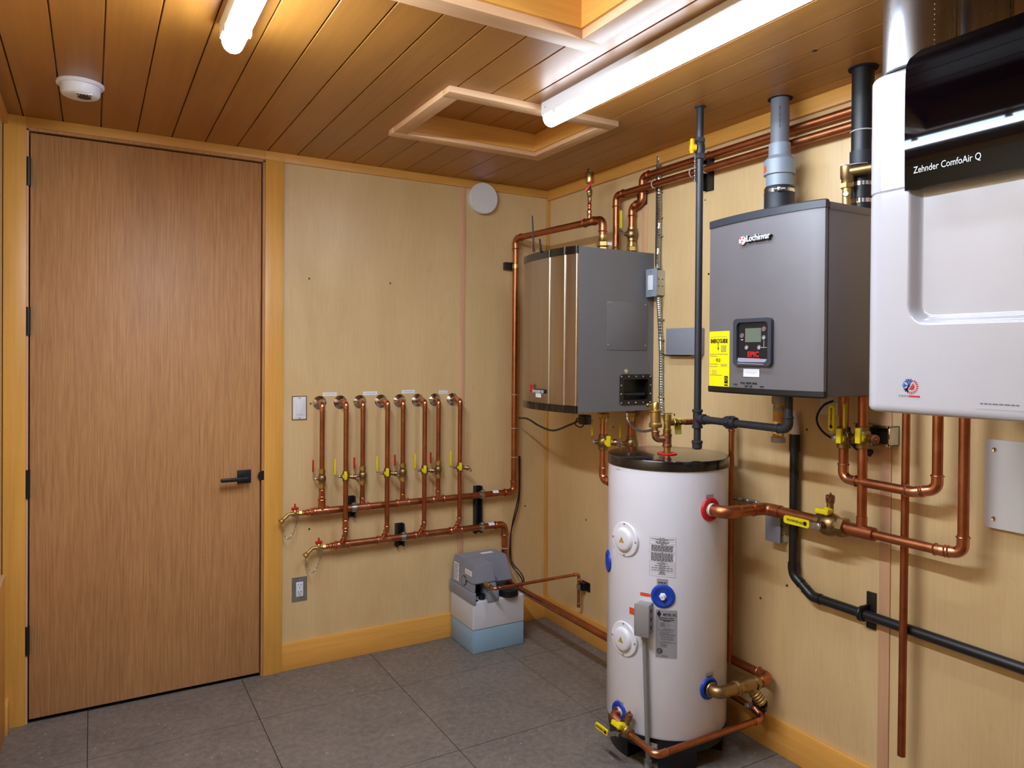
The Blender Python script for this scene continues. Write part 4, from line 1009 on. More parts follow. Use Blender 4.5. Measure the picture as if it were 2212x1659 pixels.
for (bxx, byy, m_) in ((-.046, .022, 'ink_red'), (.045, .042, 'ink_red'), (.045, .014, 'ink_grey'), (-.026, -.018, 'ink_grey'), (.026, -.018, 'ink_grey')):
    mb = MB(F); mb.torus((bxx, byy, .0042), (0, 0, 1), .0065, .0018, 18, 6); b_ = th.part('button', mb, 'ink_grey', bz)
    mb = MB(F); mb.lathe((bxx, byy, .0035), (0, 0, 1), [(0, .005), (.0015, .0045), (.0015, 0)], 14); th.part('button', mb, 'button_red' if m_ == 'ink_red' else 'ink_pale', bz)
mb = MB(F); mb.box(.0445, .0455, -.018, .006, .0034, .0038).box(.034, .058, -.0185, -.0175, .0034, .0038).box(-.051, -.041, .007, .009, .0034, .0038); th.part('print', mb, 'ink_white', bz, smooth=0)
lettering(th, 'EPIC', .0235, F @ Matrix.Translation((.002, -.041, .004)), 'ink_red', bz, bold=.0006, sx=1.05)
mb = MB(F); fine_print(mb, [(-.0535, -.026, .031)], hgt=.0014); bmesh.ops.translate(mb.bm, verts=mb.bm.verts, vec=(-.0036, 0, 0)); th.part('print', mb, 'ink_red', bz, smooth=0)
mb = MB(F); mb.add([(-.062, -.052, .0055), (.06, -.056, .0055), (.05, -.074, .0118), (-.058, -.072, .0118), (-.062, -.052, .0035), (.06, -.056, .0035), (.05, -.074, .0035), (-.058, -.072, .0035)], [(0, 1, 2, 3), (7, 6, 5, 4), (0, 3, 7, 4), (1, 5, 6, 2), (0, 4, 5, 1), (3, 2, 6, 7)]); th.part('lower_lip', mb, 'box_grey', bz)
p = onb(1623, 805.5, .0012); mb = MB(bframe(p)); mb.box(-.0335, .0335, -.013, .013, 0, .0006); pl_ = th.part('sticker', mb, 'paper', smooth=0)
mb = MB(bframe(p, .0007)); fine_print(mb, [(0, -.024, .024)], hgt=.0022); th.part('print', mb, 'ink_pale', pl_, smooth=0)
p = onb(1617, 828, .0012); F = bframe(p)
pl_ = lettering(th, 'PULL HERE AND', .0098, F, 'ink_black', None, bold=.0001); lettering(th, 'LIFT UP', .0098, F @ Matrix.Translation((-.001, -.0108, 0)), 'ink_black', None, bold=.0001)
mb = MB(F); mb.box(-.067, -.05, -.0065, -.0035, 0, .0005).box(.047, .063, -.0105, -.0075, 0, .0005); th.part('print', mb, 'ink_black', None, smooth=0)
p = onb(1632, 514.5, .004); F = bframe(p)
bd = lettering(th, 'Lochinvar', .0285, F @ Matrix.Translation((.0155, -.001, 0)), 'black_plastic', None, ext=.008, bold=.0018, sx=.86)  # offset black copy: dark letter edges plus their painted shadow
lettering(th, 'Lochinvar', .0285, F @ Matrix.Translation((.014, .001, .0045)), 'ink_white', bd, ext=.004, bold=.0004, sx=.86)
mb = MB(F); mb.lathe((-.052, -.002, .002), (0, 0, 1), [(0, .015), (.003, .014), (.003, 0)], 8, a0=PI/8); cr = th.part('crest', mb, 'ink_white', bd)
mb = MB(F)
for q in ((-.058, .006), (-.047, .006), (-.052, -.004), (-.056, -.011)): mb.box(q[0]-.0028, q[0]+.0028, q[1]-.0026, q[1]+.0026, .005, .0062)
th.part('crest', mb, 'ink_red', bd)

# ---------------------------------------------------------------- boiler flues
def flue(x, y, prof, label, rose, mats):
    th = Thing('flue_pipe', label, 'flue pipe', (x, y, BZ1), 'boiler flues'); return th
xg_, yg_ = -.102, -1.702
zz = lambda py, px=1684: PX(px, py, xg_).z
th = Thing('flue_pipe', 'grey plastic flue with wide coupling on top of the grey boiler', 'flue pipe', (xg_, yg_, BZ1), 'boiler flues')
th.part('pipe', MB().cyl((xg_, yg_, H), (xg_, yg_, zz(316)), .0325, n=28), 'pvc_dark')
th.part('ceiling_hole', MB().lathe((xg_, yg_, H), (0, 0, -1), [(-.001, .0435), (.0012, .0435)], 28), 'black_hole')
th.part('reducer', MB().lathe((xg_, yg_, zz(380)), (0, 0, 1), [(0, .047), (.002, .055), (zz(348)-zz(380), .055), (zz(338)-zz(380), .0385), (zz(312)-zz(380), .0385), (zz(312)-zz(380), .0325)], 32), 'pvc_grey')
th.part('sleeve', MB().cyl((xg_, yg_, zz(405)), (xg_, yg_, zz(378)), .0465, n=32), 'pvc_grey')
th.part('rubber_coupling', MB().lathe((xg_, yg_, BZ1-.02), (0, 0, 1), [(0, .053), (zz(409)-BZ1+.02, .053), (zz(404)-BZ1+.02, .049)], 32), 'rubber')
cl = th.part('hose_clamp', MB().lathe((xg_, yg_, zz(415)-.006), (0, 0, 1), [(0, .0532), (0, .0545), (.012, .0545), (.012, .0532)], 32), 'chrome')
dcam = (CAM-V((xg_, yg_, 2.0))); dcam.z = 0; dcam.normalize()
c = V((xg_, yg_, zz(415)))+dcam*.056; mb = MB(frame(c, (dcam.cross(V((0, 0, -1)))), (0, 0, 1))); mb.cyl((-.02, 0, .002), (.02, 0, .002), .0055, n=10); mb.box(-.006, .008, -.008, .008, 0, .01, .002); th.part('clamp_screw', mb, 'chrome', cl)
sd = dcam.cross(V((0, 0, -1))).normalized()
c = V((xg_, yg_, zz(367)))+(dcam*.45-sd*.9).normalized()*.0553
mb = MB(frame(c, (dcam*.9+sd*.45), (0, 0, 1))); mb.box(-.009, .009, -.010, .010, -.0008, .0006); th.part('sticker', mb, 'sticker_orange')
c = V((xg_, yg_, 0))+dcam*.0327
th.part('print', text_mesh('PVC DWV CELL CORE', .008, frame(c-V((0, 0, 0))+V((0, 0, zz(258)))-th.loc, (0, 0, 1), -sd)), 'ink_black', smooth=0)
xk, yk = -.104, -2.032
zz = lambda py, px=1862: PX(px, py, xk).z
th = Thing('flue_pipe', 'black flue pipe half hidden by the white ventilation unit', 'flue pipe', (xk, yk, BZ1), 'boiler flues')
th.part('pipe', MB().cyl((xk, yk, H), (xk, yk, zz(330)), .034, n=28), 'black_plastic')
th.part('ceiling_hole', MB().lathe((xk, yk, H), (0, 0, -1), [(-.001, .046), (.004, .045)], 28), 'black_hole')
tie(th, (xk, yk, zz(285)), (0, 0, 1), .034)
th.part('sleeve', MB().lathe((xk, yk, zz(372)), (0, 0, 1), [(0, .034), (0, .038), (zz(328)-zz(372), .038), (zz(328)-zz(372), .034)], 28), 'rubber')
th.part('rubber_coupling', MB().cyl((xk, yk, BZ1-.02), (xk, yk, zz(365)), .037, n=28), 'black_plastic')
for py in (400, 437): th.part('hose_clamp', MB().lathe((xk, yk, zz(py)-.006), (0, 0, 1), [(0, .0372), (0, .039), (.013, .039), (.013, .0372)], 28), 'chrome')
# relief valve on the boiler
p = PX(1829, 436, -.17); x_, y_ = p.x, p.y; zz = lambda py: PX(1829, py, x_).z
th = Thing('relief_valve', 'brass relief valve on top of the grey boiler', 'valve', (x_, y_, BZ1-.006))
th.part('nipple', MB().cyl((x_, y_, BZ1-.006), (x_, y_, zz(400)), .0135).hexn((x_, y_, zz(407)), (0, 0, 1), .021, 0, .016), 'brass')
vb = th.part('valve_body', MB().lathe((x_, y_, zz(400)), (0, 0, 1), [(0, .0165), (.018, .017), (.022, .02), (zz(360)-zz(400), .02), (zz(360)-zz(400)+.003, .016)], 20).cyl((x_, y_, zz(372)), (x_+.03, y_-.075, zz(370)), .0165), 'bronze')
th.part('outlet_pipe', MB().hexn((x_+.026, y_-.07, zz(371)), (.03, -.075, 0), .02, 0, .014).cyl((x_+.026, y_-.07, zz(371)), (x_+.09, y_-.22, zz(371)), .0155), 'brass', vb)
mb = MB(frame((x_, y_, zz(358)), (.5, -.86, .0), (.86, .5, 0))); mb.box(-.02, .06, -.008, .008, 0, .003, .001); th.part('test_lever', mb, 'zinc', vb)
th.part('drain_screw', MB().cyl((x_, y_, zz(424)), (x_-.03, y_-.018, zz(424)), .006, n=10).hexn((x_-.026, y_-.016, zz(424)), (-.85, -.5, 0), .0095, 0, .012), 'zinc')

# ---------------------------------------------------------------- condensate trap and drain
xt_ = -.205; pt, pb = PX(1682, 858, xt_), PX(1682, 955, xt_); yt_ = pt.y
zz = lambda py: PX(1682, py, xt_).z
th = Thing('condensate_trap', 'small clear trap bottle with tan water hanging under the grey boiler', 'trap', (xt_, yt_, pb.z))
th.part('bottle', MB().cyl((xt_, yt_, zz(945)), (xt_, yt_, zz(872)), .0185, n=24), 'trap_clear')
th.part('screw_cap', MB().lathe((xt_, yt_, zz(956)), (0, 0, 1), [(0, .022), (.003, .0245), (.018, .0245), (.02, .022)], 24), 'trap_cap')
th.part('screw_cap', MB().lathe((xt_, yt_, zz(873)), (0, 0, 1), [(0, .021), (.003, .0235), (zz(862)-zz(873), .0235), (BZ0-zz(873), .02)], 24), 'trap_cap')
th.part('float_ball', MB().lathe((xt_, yt_, zz(888)), (0, 0, 1), [(0, .0188), (.012, .0188)], 24), 'box_grey')
XP = -.029; yp = PX(1716, 1000, XP).y; zp = .652
th = Thing('drain_pipe', 'black plastic drain pipe running down and along the right wall', 'pipe', (XP, yp, zp))
zt = PX(1719, 938, XP).z; pe = PX(1765, 1292, XP); z_ = pe.z; RD = .0165
th.part('pipe', MB().cyl((XP, yp, zt), (XP, yp, PX(1716, 975, XP).z), .0195), 'black_plastic')
run(th, [(XP, yp, zt-.04), (XP, yp, PX(1712, 1240, XP).z), (XP, pe.y+.02, z_), (XP, -3.6, z_-.006)], RD, 'black_plastic', R=.04, press=False)
th.part('elbow', MB().tube([(XP, yp, PX(1712, 1218, XP).z), (XP, yp, PX(1712, 1240, XP).z+.02)], RD*1.2), 'black_plastic')
th.part('drain_funnel', MB().lathe((XP, yp, zt), (0, 0, 1), [(0, .018), (.035, .016), (.06, .010), (.085, .008)], 20), 'white_plastic')
pc = PX(1861, 1326, XP)
th.part('split_ring', MB().torus((XP, pc.y, z_-.001), (0, 1, 0), RD*1.25, .006, 24, 8).torus((XP, pc.y-.008, z_-.001), (0, 1, 0), RD*1.2, .005, 24, 8), 'black_plastic')
q = PX(1884, 1325, 0)
th.part('wall_bracket', MB().box(-.008, 0, q.y-.016, q.y+.016, z_-.05, z_+.072, .001).box(-.045, -.008, q.y+.004, q.y+.012, z_+.0, z_+.03).box(-.052, -.035, pc.y-.012, q.y+.012, z_+.006, z_+.026), 'black_plastic')

# ================================================================ copper below the boiler
XB = -.10; RQ = .0148; RA = .0205
y1, y2 = PX(1823, 900, XB).y, PX(1864, 900, XB).y
zr = .936
# pipe A: valve, U to the pipe rising past the white unit
XE = -.09; ye1, ye2 = PX(2026, 930, XE).y, PX(2084, 930, XE).y
zu = PX(1900, 1047, XB).z
zva = PX(1823, 945, XB).z
th = Thing('copper_loop_pipe', 'copper pipe from the left boiler valve looping up past the white unit', 'pipe', (XB, y1, zu))
run(th, [(XB, y1, BZ0), (XB, y1, zu), (XB-.004, PX(1975, 1055, XB).y, zu-.004), (XE, ye1, zu+.012), (XE, ye1, 2.3)], RQ, 'copper', emat='copper_bright', R=.034)
lever_valve(th, (XB, y1, zva), (0, 0, 1), (-1, .1, 0), RQ*1.1, 'yellow_plastic', .085, gw=.0115, rise=1.5, out=.7, nuts=None, purge=((-.35, -1, 0), (-1, -.2, 0), (0, 0, 1), .4), brand=1)
th = Thing('copper_loop_pipe', 'copper pipe from the right boiler valve down to the tank line', 'pipe', (XB, y2, zr))
th.part('pipe', MB().cyl((XB, y2, BZ0), (XB, y2, zr+.05), RQ), 'copper')
lever_valve(th, (XB, y2, PX(1864, 945, XB).z), (0, 0, 1), (-.3, 1, 0), RQ*1.1, 'yellow_plastic', .085, gw=.0115, rise=1.5, out=.7, nuts=None, purge=((-.35, -1, 0), (-1, -.2, 0), (0, 0, 1), .4))
# tank line
th = Thing('copper_tank_line', 'wide copper line with bronze valve from the tank to the pipe right of the boiler', 'pipe', (XB, -1.8, zr))
yv = PX(1793, 1132, XB).y; yt2 = y2
run(th, [(XT, -1.60, .944), (XT, -1.652, .944), (XB, -1.652, .94), (XB, yt2+.0, zr)], RA, 'copper', press=False, R=.042)
yq = PX(2050, 1190, XB).y
run(th, [(XB, yt2-.03, zr), (XB-.002, yq+.02, zr), (XE, ye2+.001, zr+.003), (XE, ye2, 2.3)], RQ, 'copper', emat='copper_bright', R=.034)
tee(th, (XB, yt2, zr), (0, 1, 0), (0, 0, 1), RA*.98, RQ, 'copper', La=2.2, Lb=2.0, press=False)
lever_valve(th, (XB, yv, zr), (0, 1, 0), (-1, 0, 0), RA*1.12, 'yellow_plastic', .105, gw=.0135, rise=1.3, out=.15, nuts=None, purge=((0, 0, 1), (-1, 0, 0), (0, 1, 0), 2.0, 1.9), brand=1)
th.part('union_nut', MB().hexn((XB, yv-.05, zr), (0, -1, 0), .034, -.012, .012), 'bronze')
th.part('tank_collar', MB().cyl((XT, -1.60, .944), (XT, -1.578, .944), .0235), 'cream_plate')
for y in (-1.66,): pass
# thin copper pipe hanging down
p = PX(1958, 905, -.061); pb = PX(1950, 1634, -.061)
th = Thing('copper_drop_pipe', 'dull thin copper pipe hanging down in front of the right wall with open end', 'pipe', (-.061, p.y, pb.z))
th.part('pipe', MB().cyl((-.061, p.y, 1.45), (-.061, p.y+.004, pb.z), .0117), 'copper_old')
# electric boxes on the right wall
def ebox(y0, y1, z0, z1, dx, name, label, horiz=False):
    th = Thing(name, label, 'electrical box', (0, (y0+y1)/2, (z0+z1)/2)); return th
a, b = PX(1655, 1097, -.045), PX(1700, 1172, -.045)
th = Thing('junction_box', 'grey junction box on the right wall below the copper tank line', 'electrical box', (0, (a.y+b.y)/2, (a.z+b.z)/2))
z0, z1 = PX(1675, 1172, -.045).z, PX(1675, 1100, -.045).z; yb1 = PX(1687, 1140, -.045).y
jb = th.part('box_body', MB().box(-.045, 0, yb1+.002, a.y-.002, z0+.002, z1, .004), 'zinc'); th.part('cover_plate', MB().box(-.049, -.0452, yb1, a.y, z0, z1+.002, .003), 'box_grey')
for z in (z0+.012, z1-.012): th.part('screw', MB().lathe((-.049, (yb1+a.y)/2, z), (-1, 0, 0), [(0, .003), (.0015, .0025)], 8), 'chrome')
for sx_ in (-.014, -.034):
    for k in (.25, .5, .75): th.part('knockout', MB().cyl((sx_, yb1+.0015, z0+(z1-z0)*k), (sx_, yb1+.003, z0+(z1-z0)*k), .003, n=8), 'black_plastic', jb)
th = Thing('flexible_conduit', 'short metal conduit going behind the white tank to the junction box', 'conduit', (-.012, -1.5, .95))
th.part('conduit', flex([PX(1585, 1077, -.012), PX(1610, 1081, -.012), PX(1635, 1086, -.012), PX(1655, 1100, -.014)], .0075), 'zinc')
# outlet plate with cord and the steel box
a, b = PX(1774, 862, 0), PX(1812, 897, 0)
th = Thing('wall_socket', 'cream socket plate on the right wall behind the boiler valves', 'socket', (0, (a.y+b.y)/2, 1.34))
th.part('cover_plate', MB().box(-.006, 0, b.y, a.y, PX(1790, 896, 0).z, PX(1790, 896, 0).z+.116, .002), 'cream_plate')
for py in (889, 870): th.part('screw', MB().lathe(PX(1806, py, -.006), (-1, 0, 0), [(0, .003), (.0015, .002)], 8), 'zinc')
th.part('cord', MB().tube(spline([PX(1800, 866, -.02), PX(1780, 875, -.035), PX(1766, 895, -.04), PX(1766, 915, -.04), PX(1780, 935, -.035), PX(1805, 950, -.025), PX(1840, 960, -.02), PX(1868, 948, -.03), PX(1895, 932, -.045)], 8), .0038, 8), 'black_plastic')
th.part('cord', MB().tube(spline([PX(1838, 955, -.03), PX(1850, 968, -.03), PX(1866, 975, -.03), PX(1882, 975, -.03), PX(1877, 984, -.03)], 6), .007, 8), 'black_plastic')
y0_, y1_ = PX(1931, 940, -.03).y, PX(1846, 940, -.05).y; z0_, z1_ = PX(1915, 962, -.04).z, PX(1915, 921, -.04).z
th = Thing('steel_outlet_box', 'bare steel outlet box behind the copper pipes below the boiler', 'electrical box', (0, (y0_+y1_)/2, z0_))
mb = MB(); s_ = .002
mb.box(-.004, 0, y0_, y1_, z0_, z1_).box(-.05, 0, y0_, y0_+s_, z0_, z1_).box(-.05, 0, y1_-s_, y1_, z0_, z1_).box(-.05, 0, y0_, y1_, z0_, z0_+s_).box(-.05, 0, y0_, y1_, z1_-s_, z1_)
mb.box(-.056, -.048, y0_-.003, y0_+.006, z0_-.003, z1_+.003, .002).box(-.056, -.048, y0_-.003, y1_, z0_-.003, z0_+.005).box(-.056, -.048, y0_-.003, y1_, z1_-.005, z1_+.003)
th.part('box_body', mb, 'chrome'); th.part('outlet_face', MB().box(-.03, -.022, y0_+.02, y1_-.006, z0_+.008, z1_-.008), 'black_plastic')
# white panel at the right edge
p0, p1 = PX(2129, 948, -.012), PX(2129, 1137, -.012)
th = Thing('white_panel', 'white wall box with screwed cover, cut by the right edge', 'electrical box', (0, -2.6, (p0.z+p1.z)/2))
F = frame((-.012, p0.y-.2, (p0.z+p1.z)/2), U_, V_)
mb = MB(F); mb.prism(rrect(.4, p0.z-p1.z, .012), -.011, .003); th.part('box_body', mb, 'white_paint')
for z in (p0.z-.028, p1.z+.028): th.part('screw', MB().lathe((-.015, p0.y-.026, z), (-1, 0, 0), [(0, .007), (.003, .006), (.002, .003), (.002, 0)], 12), 'chrome')
for z in (p0.z-.028, p1.z+.028): th.part('screw', MB().lathe((-.015, p0.y-.374, z), (-1, 0, 0), [(0, .007), (.003, .006), (.002, .003), (.002, 0)], 12), 'chrome')

# ================================================================ white ventilation unit
EX, EY1, EY0, EZ0, EZ1 = -.57, -2.350, -3.075, 1.366, 2.205
th = Thing('ventilation_unit', 'large glossy white ventilation unit with black glass panel', 'ventilation unit', (-.3, -2.7, EZ0))
th.part('rear_case', MB().box(-.34, -.012, EY0+.03, EY1-.055, EZ0+.012, EZ1-.01, .004), 'white_paint')
RC = .055
cols = []   # (x, y, nx, ny, flat)
cols.append((-.335, EY1, 0, 1, None)); cols.append((EX+RC+.05, EY1, 0, 1, None))
for k in range(11):
    a = PI/2*k/10; cols.append((EX+RC-RC*math.sin(a), EY1-RC+RC*math.cos(a), -math.sin(a), math.cos(a), None))
ry0, rz0, rz1 = PX(1959, 640, EX).y, PX(2000, 702, EX).z, 1.93       # recess left side, bottom, top
ry1 = EY0+(EY1-ry0)
ya, yb2 = EY1-RC, EY0+RC
ysf = set()
for k in range(1, 60): ysf.add(round(ya+(yb2-ya)*k/60, 4))
for k in range(-2, 30): ysf.add(round(ry0-k*.003, 4)); ysf.add(round(ry1+k*.003, 4))
for y in sorted([v for v in ysf if yb2 < v < ya], reverse=True): cols.append((EX, y, -1, 0, y))
for k in range(11):
    a = PI/2*k/10; cols.append((EX+RC-RC*math.cos(a), EY0+RC-RC*math.sin(a), -math.cos(a), -math.sin(a), None))
cols.append((-.335, EY0, 0, -1, None))
zseam = PX(1862, 425, EX).z
zsf = set(round(EZ0+.02+(EZ1-EZ0-.04)*k/50, 4) for k in range(51))
for k in range(-3, 30): zsf.add(round(rz0+k*.003, 4))
for k in range(-5, 6): zsf.add(round(zseam+k*.0012, 4))
rows = [(EZ0, .014), (EZ0+.002, .008), (EZ0+.006, .003), (EZ0+.013, 0)]+[(z, 0) for z in sorted(zsf)]+[(EZ1-.012, 0), (EZ1-.006, .003), (EZ1-.002, .008), (EZ1, .014)]
def sst(t_): t_ = max(0, min(1, t_)); return t_*t_*(3-2*t_)
def recess(y, z):
    # signed distance inside a rounded rectangle with open top
    cy, hw_ = (ry0+ry1)/2, abs(ry0-ry1)/2; r_ = .05
    dy = abs(y-cy)-(hw_-r_); dz = (rz0+r_)-z
    d_ = r_-math.hypot(max(dy, 0), max(dz, 0))+min(max(dy, dz), 0)*-1 if max(dy, dz) < 0 else r_-math.hypot(max(dy, 0), max(dz, 0))
    return .026*sst(d_/.024)
mb = MB(); vs_ = []; n = len(cols)
for z, ins in rows:
    for (x, y, nx, ny, fl_) in cols:
        off = -ins
        if abs(z-zseam) < .0035: off -= .0035*(1-abs(z-zseam)/.0035)**.5
        if fl_ is not None and z < rz1: off -= recess(fl_, z)
        vs_.append((x+nx*off, y+ny*off, z))
m_ = len(rows)
fs = [(r*n+k, r*n+k+1, (r+1)*n+k+1, (r+1)*n+k) for r in range(m_-1) for k in range(n-1)]+[tuple(range(n-1, -1, -1)), tuple(range((m_-1)*n, m_*n))]
mb.add(vs_, fs); th.part('front_shell', mb, 'white_gloss', smooth=35)
# black glass panel, gently bowed
gy0, gy1 = PX(1956, 300, -.585).y, EY0+.12; gz0, gz1 = PX(2000, 402, -.585).z-.002, PX(2000, 104, -.585).z
gw_, gh_ = gy0-gy1, gz1-gz0; gc = ((gy0+gy1)/2, (gz0+gz1)/2)
def gx(y, z): u = (z-gc[1])/(gh_/2); return EX-.016-.003*(1-u*u)
out = rrect(gw_, gh_, .03, 8); out = [(a, max(b, -gh_/2)) for a, b in out]
out = [(a if b > -gh_/2+.031 else math.copysign(gw_/2, a) if abs(a) > gw_/2-.031 else a, b) for a, b in out]
mb = MB(); NR = 14
# grid build of the panel
ys_ = [gy0-gw_*k/24 for k in range(25)]; zs_ = [gz0+gh_*k/28 for k in range(29)]
def inset(z):
    d_ = gz1-z; r_ = .035
    return r_-math.sqrt(max(0, r_*r_-(r_-d_)**2)) if d_ < r_ else 0
vs_ = []; 
for z in zs_:
    i_ = inset(z)
    for k in range(25):
        y = (gy0-i_)+((gy1+i_)-(gy0-i_))*k/24; vs_.append((gx(y, z), y, z))
N1 = len(vs_)
for z in zs_:
    i_ = inset(z)
    for k in range(25):
        y = (gy0-i_)+((gy1+i_)-(gy0-i_))*k/24; vs_.append((EX-.001, y, z))
fs = []
for r in range(28):
    for k in range(24):
        q = r*25+k; fs.append((q, q+1, q+26, q+25)); fs.append((N1+q+25, N1+q+26, N1+q+1, N1+q))
for r in range(28):
    for k in (0, 24): q = r*25+k; fs.append((q, q+25, N1+q+25, N1+q))
for k in range(24):
    for r in (0, 28): q = r*25+k; fs.append((q, q+1, N1+q+1, N1+q))
mb.add(vs_, fs); gp = th.part('glass_panel', mb, 'black_glass', smooth=35)
pa, pz = PX(1973, 371, EX-.02), PX(2119, 340, EX-.02)
p = (pa+pz)/2
F = frame(V((gx(p.y, p.z)-.0015, p.y, p.z+.003)), U_, V_)
me = text_mesh('Zehnder ComfoAir Q', .0225, F); wlen = max(v.co.y for v in me.vertices)-min(v.co.y for v in me.vertices)
bpy.data.meshes.remove(me)
lettering(th, 'Zehnder ComfoAir Q', .0225, F, 'ink_white', gp, sx=abs(pa.y-pz.y)/wlen)
# sun and snow mark
c = PX(1964, 833, EX); c.x = EX-.0008
F = frame(c, U_, V_); R_ = .0175
mb = MB(F); ax = math.radians(58)
mb.box(-.0005, .0005, -.0005, .0005, 0, .0003)
for k, a in enumerate((118, 178, 238, 75, -80-40)):
    a = math.radians(a); d_ = V((math.cos(a), math.sin(a), 0)); s_ = V((-d_.y, d_.x, 0)); L_ = R_*.98
    def bar(p_, q_, w_): 
        t_ = (q_-p_).normalized(); n_ = V((-t_.y, t_.x, 0))*w_/2; mb.quad(p_-n_, q_-n_, q_+n_, p_+n_)
    bar(V((0, 0, .0002)), d_*L_+V((0, 0, .0002)), .0028)
    for m2 in (-1, 1): bar(d_*L_*.5+V((0, 0, .0003)), d_*L_*.86+s_*m2*.0058+V((0, 0, .0003)), .0026)
th.part('snow_mark', mb, 'ink_blue', None, smooth=0)
mb = MB(F); c0_ = V((.0045, -.002, 0)); pts_ = [c0_+V((math.cos(math.radians(-122+k*15))*.0085, math.sin(math.radians(-122+k*15))*.0085, .0003)) for k in range(13)]
mb.add(pts_, [tuple(range(13))])
for k in range(11):
    a = math.radians(-118+k*17.5); d_ = V((math.cos(a), math.sin(a), 0)); s_ = V((-d_.y, d_.x, 0))*.0012
    mb.quad(c0_+d_*.0125-s_, c0_+d_*.0182-s_, c0_+d_*.0182+s_, c0_+d_*.0125+s_)
th.part('sun_mark', mb, 'ink_red', None, smooth=0)
mb = MB(F); fine_print(mb, [(-.0245, -.026, -.001)], hgt=.004, u=.5); th.part('print', mb, 'ink_pale', smooth=0)
mb = MB(F); fine_print(mb, [(-.0252, .000, .026)], hgt=.004, u=.5); th.part('print', mb, 'ink_red', smooth=0)
c = PX(2160, 874, EX); mb = MB(frame((EX-.0006, c.y, c.z), U_, V_)); mb.box(-.052, .052, -.012, .012, -.0003, .0003); sk = th.part('sticker', mb, 'white_gloss', smooth=0)
mb = MB(frame((EX-.0010, c.y, c.z), U_, V_)); fine_print(mb, [(0, -.04, .04)], hgt=.0028); th.part('print', mb, 'ink_grey', sk, smooth=0)
# ducts on top
for i, (dx_, dy_, lab) in enumerate(((-.50, -2.452, 'shiny metal duct rising from the far corner of the white ventilation unit'), (-.25, -2.45, 'second metal duct behind the first one above the white ventilation unit'))):
    th = Thing('metal_duct', lab, 'duct', (dx_, dy_, EZ1), 'metal ducts on the ventilation unit')
    R2 = .080
    th.part('duct_pipe', MB().cyl((dx_, dy_, EZ1), (dx_, dy_, H+.01), R2, n=48), 'duct_metal')
    th.part('seam', MB().box(dx_+.02, dx_+.032, dy_-R2-.002, dy_-R2+.008, EZ1, H), 'duct_metal')
    mb = MB()
    for z in [EZ1+.012*k for k in range(1, 20)]:
        a = math.radians(-125); mb.lathe((dx_+R2*math.cos(a), dy_+R2*math.sin(a), z), (math.cos(a), math.sin(a), 0), [(-.001, .003), (.002, .002), (.002, 0)], 6)
    th.part('crimp_marks', mb, 'chrome')

# ================================================================ white storage tank
TCX, TCY, TR = -.311, -1.354, .230
def tank_hit(px, py, R=TR):
    d_ = ray(px, py); ox, oy = CAM.x-TCX, CAM.y-TCY; a = d_.x**2+d_.y**2; b = 2*(ox*d_.x+oy*d_.y); c = ox*ox+oy*oy-R*R
    t_ = (-b-math.sqrt(max(0, b*b-4*a*c)))/(2*a); p = CAM+d_*t_; return p, math.atan2(p.y-TCY, p.x-TCX)
def tp(a, z, r=TR): return V((TCX+r*math.cos(a), TCY+r*math.sin(a), z))
ZB0, ZLB, ZLT = .106, 1.088, 1.122
th = Thing('storage_tank', 'white cylindrical hot water storage tank with black lid', 'water tank', (TCX, TCY, 0))
NT_ = 96
tb = th.part('jacket', MB().lathe((TCX, TCY, ZB0), (0, 0, 1), [(0, TR-.012), (.003, TR-.004), (.012, TR), (ZLB-ZB0, TR)], NT_), 'white_enamel')
th.part('lid', MB().lathe((TCX, TCY, ZLB-.003), (0, 0, 1), [(0, TR+.0035), (ZLT-ZLB-.001, TR+.0035), (ZLT-ZLB+.002, TR+.0015), (ZLT-ZLB+.0028, TR-.004), (ZLT-ZLB+.0034, 0)], NT_), 'black_gloss')
th.part('base_ring', MB().lathe((TCX, TCY, .062), (0, 0, 1), [(0, TR-.008), (.046, TR-.006)], NT_), 'black_plastic')
for ang in (-120, 170, 50, -35):
    mb = MB(); a0, a1 = math.radians(ang-19), math.radians(ang+19); n = 8; vs_ = []
    for z, ro in ((0, TR-.014), (.066, TR-.009)):
        for k in range(n+1): a = a0+(a1-a0)*k/n; vs_.append(tp(a, z, ro))
        for k in range(n, -1, -1): a = a0+(a1-a0)*k/n; vs_.append(tp(a, z, ro-.09))
    m_ = 2*(n+1); mb.add(vs_, [tuple(range(m_-1, -1, -1)), tuple(range(m_, 2*m_))]+[(k, (k+1) % m_, m_+(k+1) % m_, m_+k) for k in range(m_)])
    th.part('foot', mb, 'black_plastic')
def tpatch(a0, a1, z0, z1, dr, name, mat, par=None):
    if a1-a0 > PI: a0 += 2*PI
    if a0-a1 > PI: a1 += 2*PI
    n = max(2, int(abs(a1-a0)/math.radians(3))+1); mb = MB()
    for k in range(n):
        b0, b1 = a0+(a1-a0)*k/n, a0+(a1-a0)*(k+1)/n
        mb.quad(tp(b0, z0, TR+dr), tp(b1, z0, TR+dr), tp(b1, z1, TR+dr), tp(b0, z1, TR+dr))
    return th.part(name, mb, mat, par or tb)
def twrap(ac, zc, dr):
    return lambda p: tp(ac+p.x/TR, zc+p.y, TR+dr+p.z)
def tprint(ac, zc, rows, dr, hgt, mat, u=1.0, par=None):
    mb = MB(); rng = random.Random(3)
    for y, x0, x1 in rows:
        x = x0
        while x < x1:
            L = min(rng.uniform(.004, .013)*u, x1-x)
            mb.quad(tp(ac+x/TR, zc+y-hgt/2, TR+dr), tp(ac+(x+L)/TR, zc+y-hgt/2, TR+dr), tp(ac+(x+L)/TR, zc+y+hgt/2, TR+dr), tp(ac+x/TR, zc+y+hgt/2, TR+dr)); x += L+.002*u
    th.part('print', mb, mat, par or tb, smooth=0)
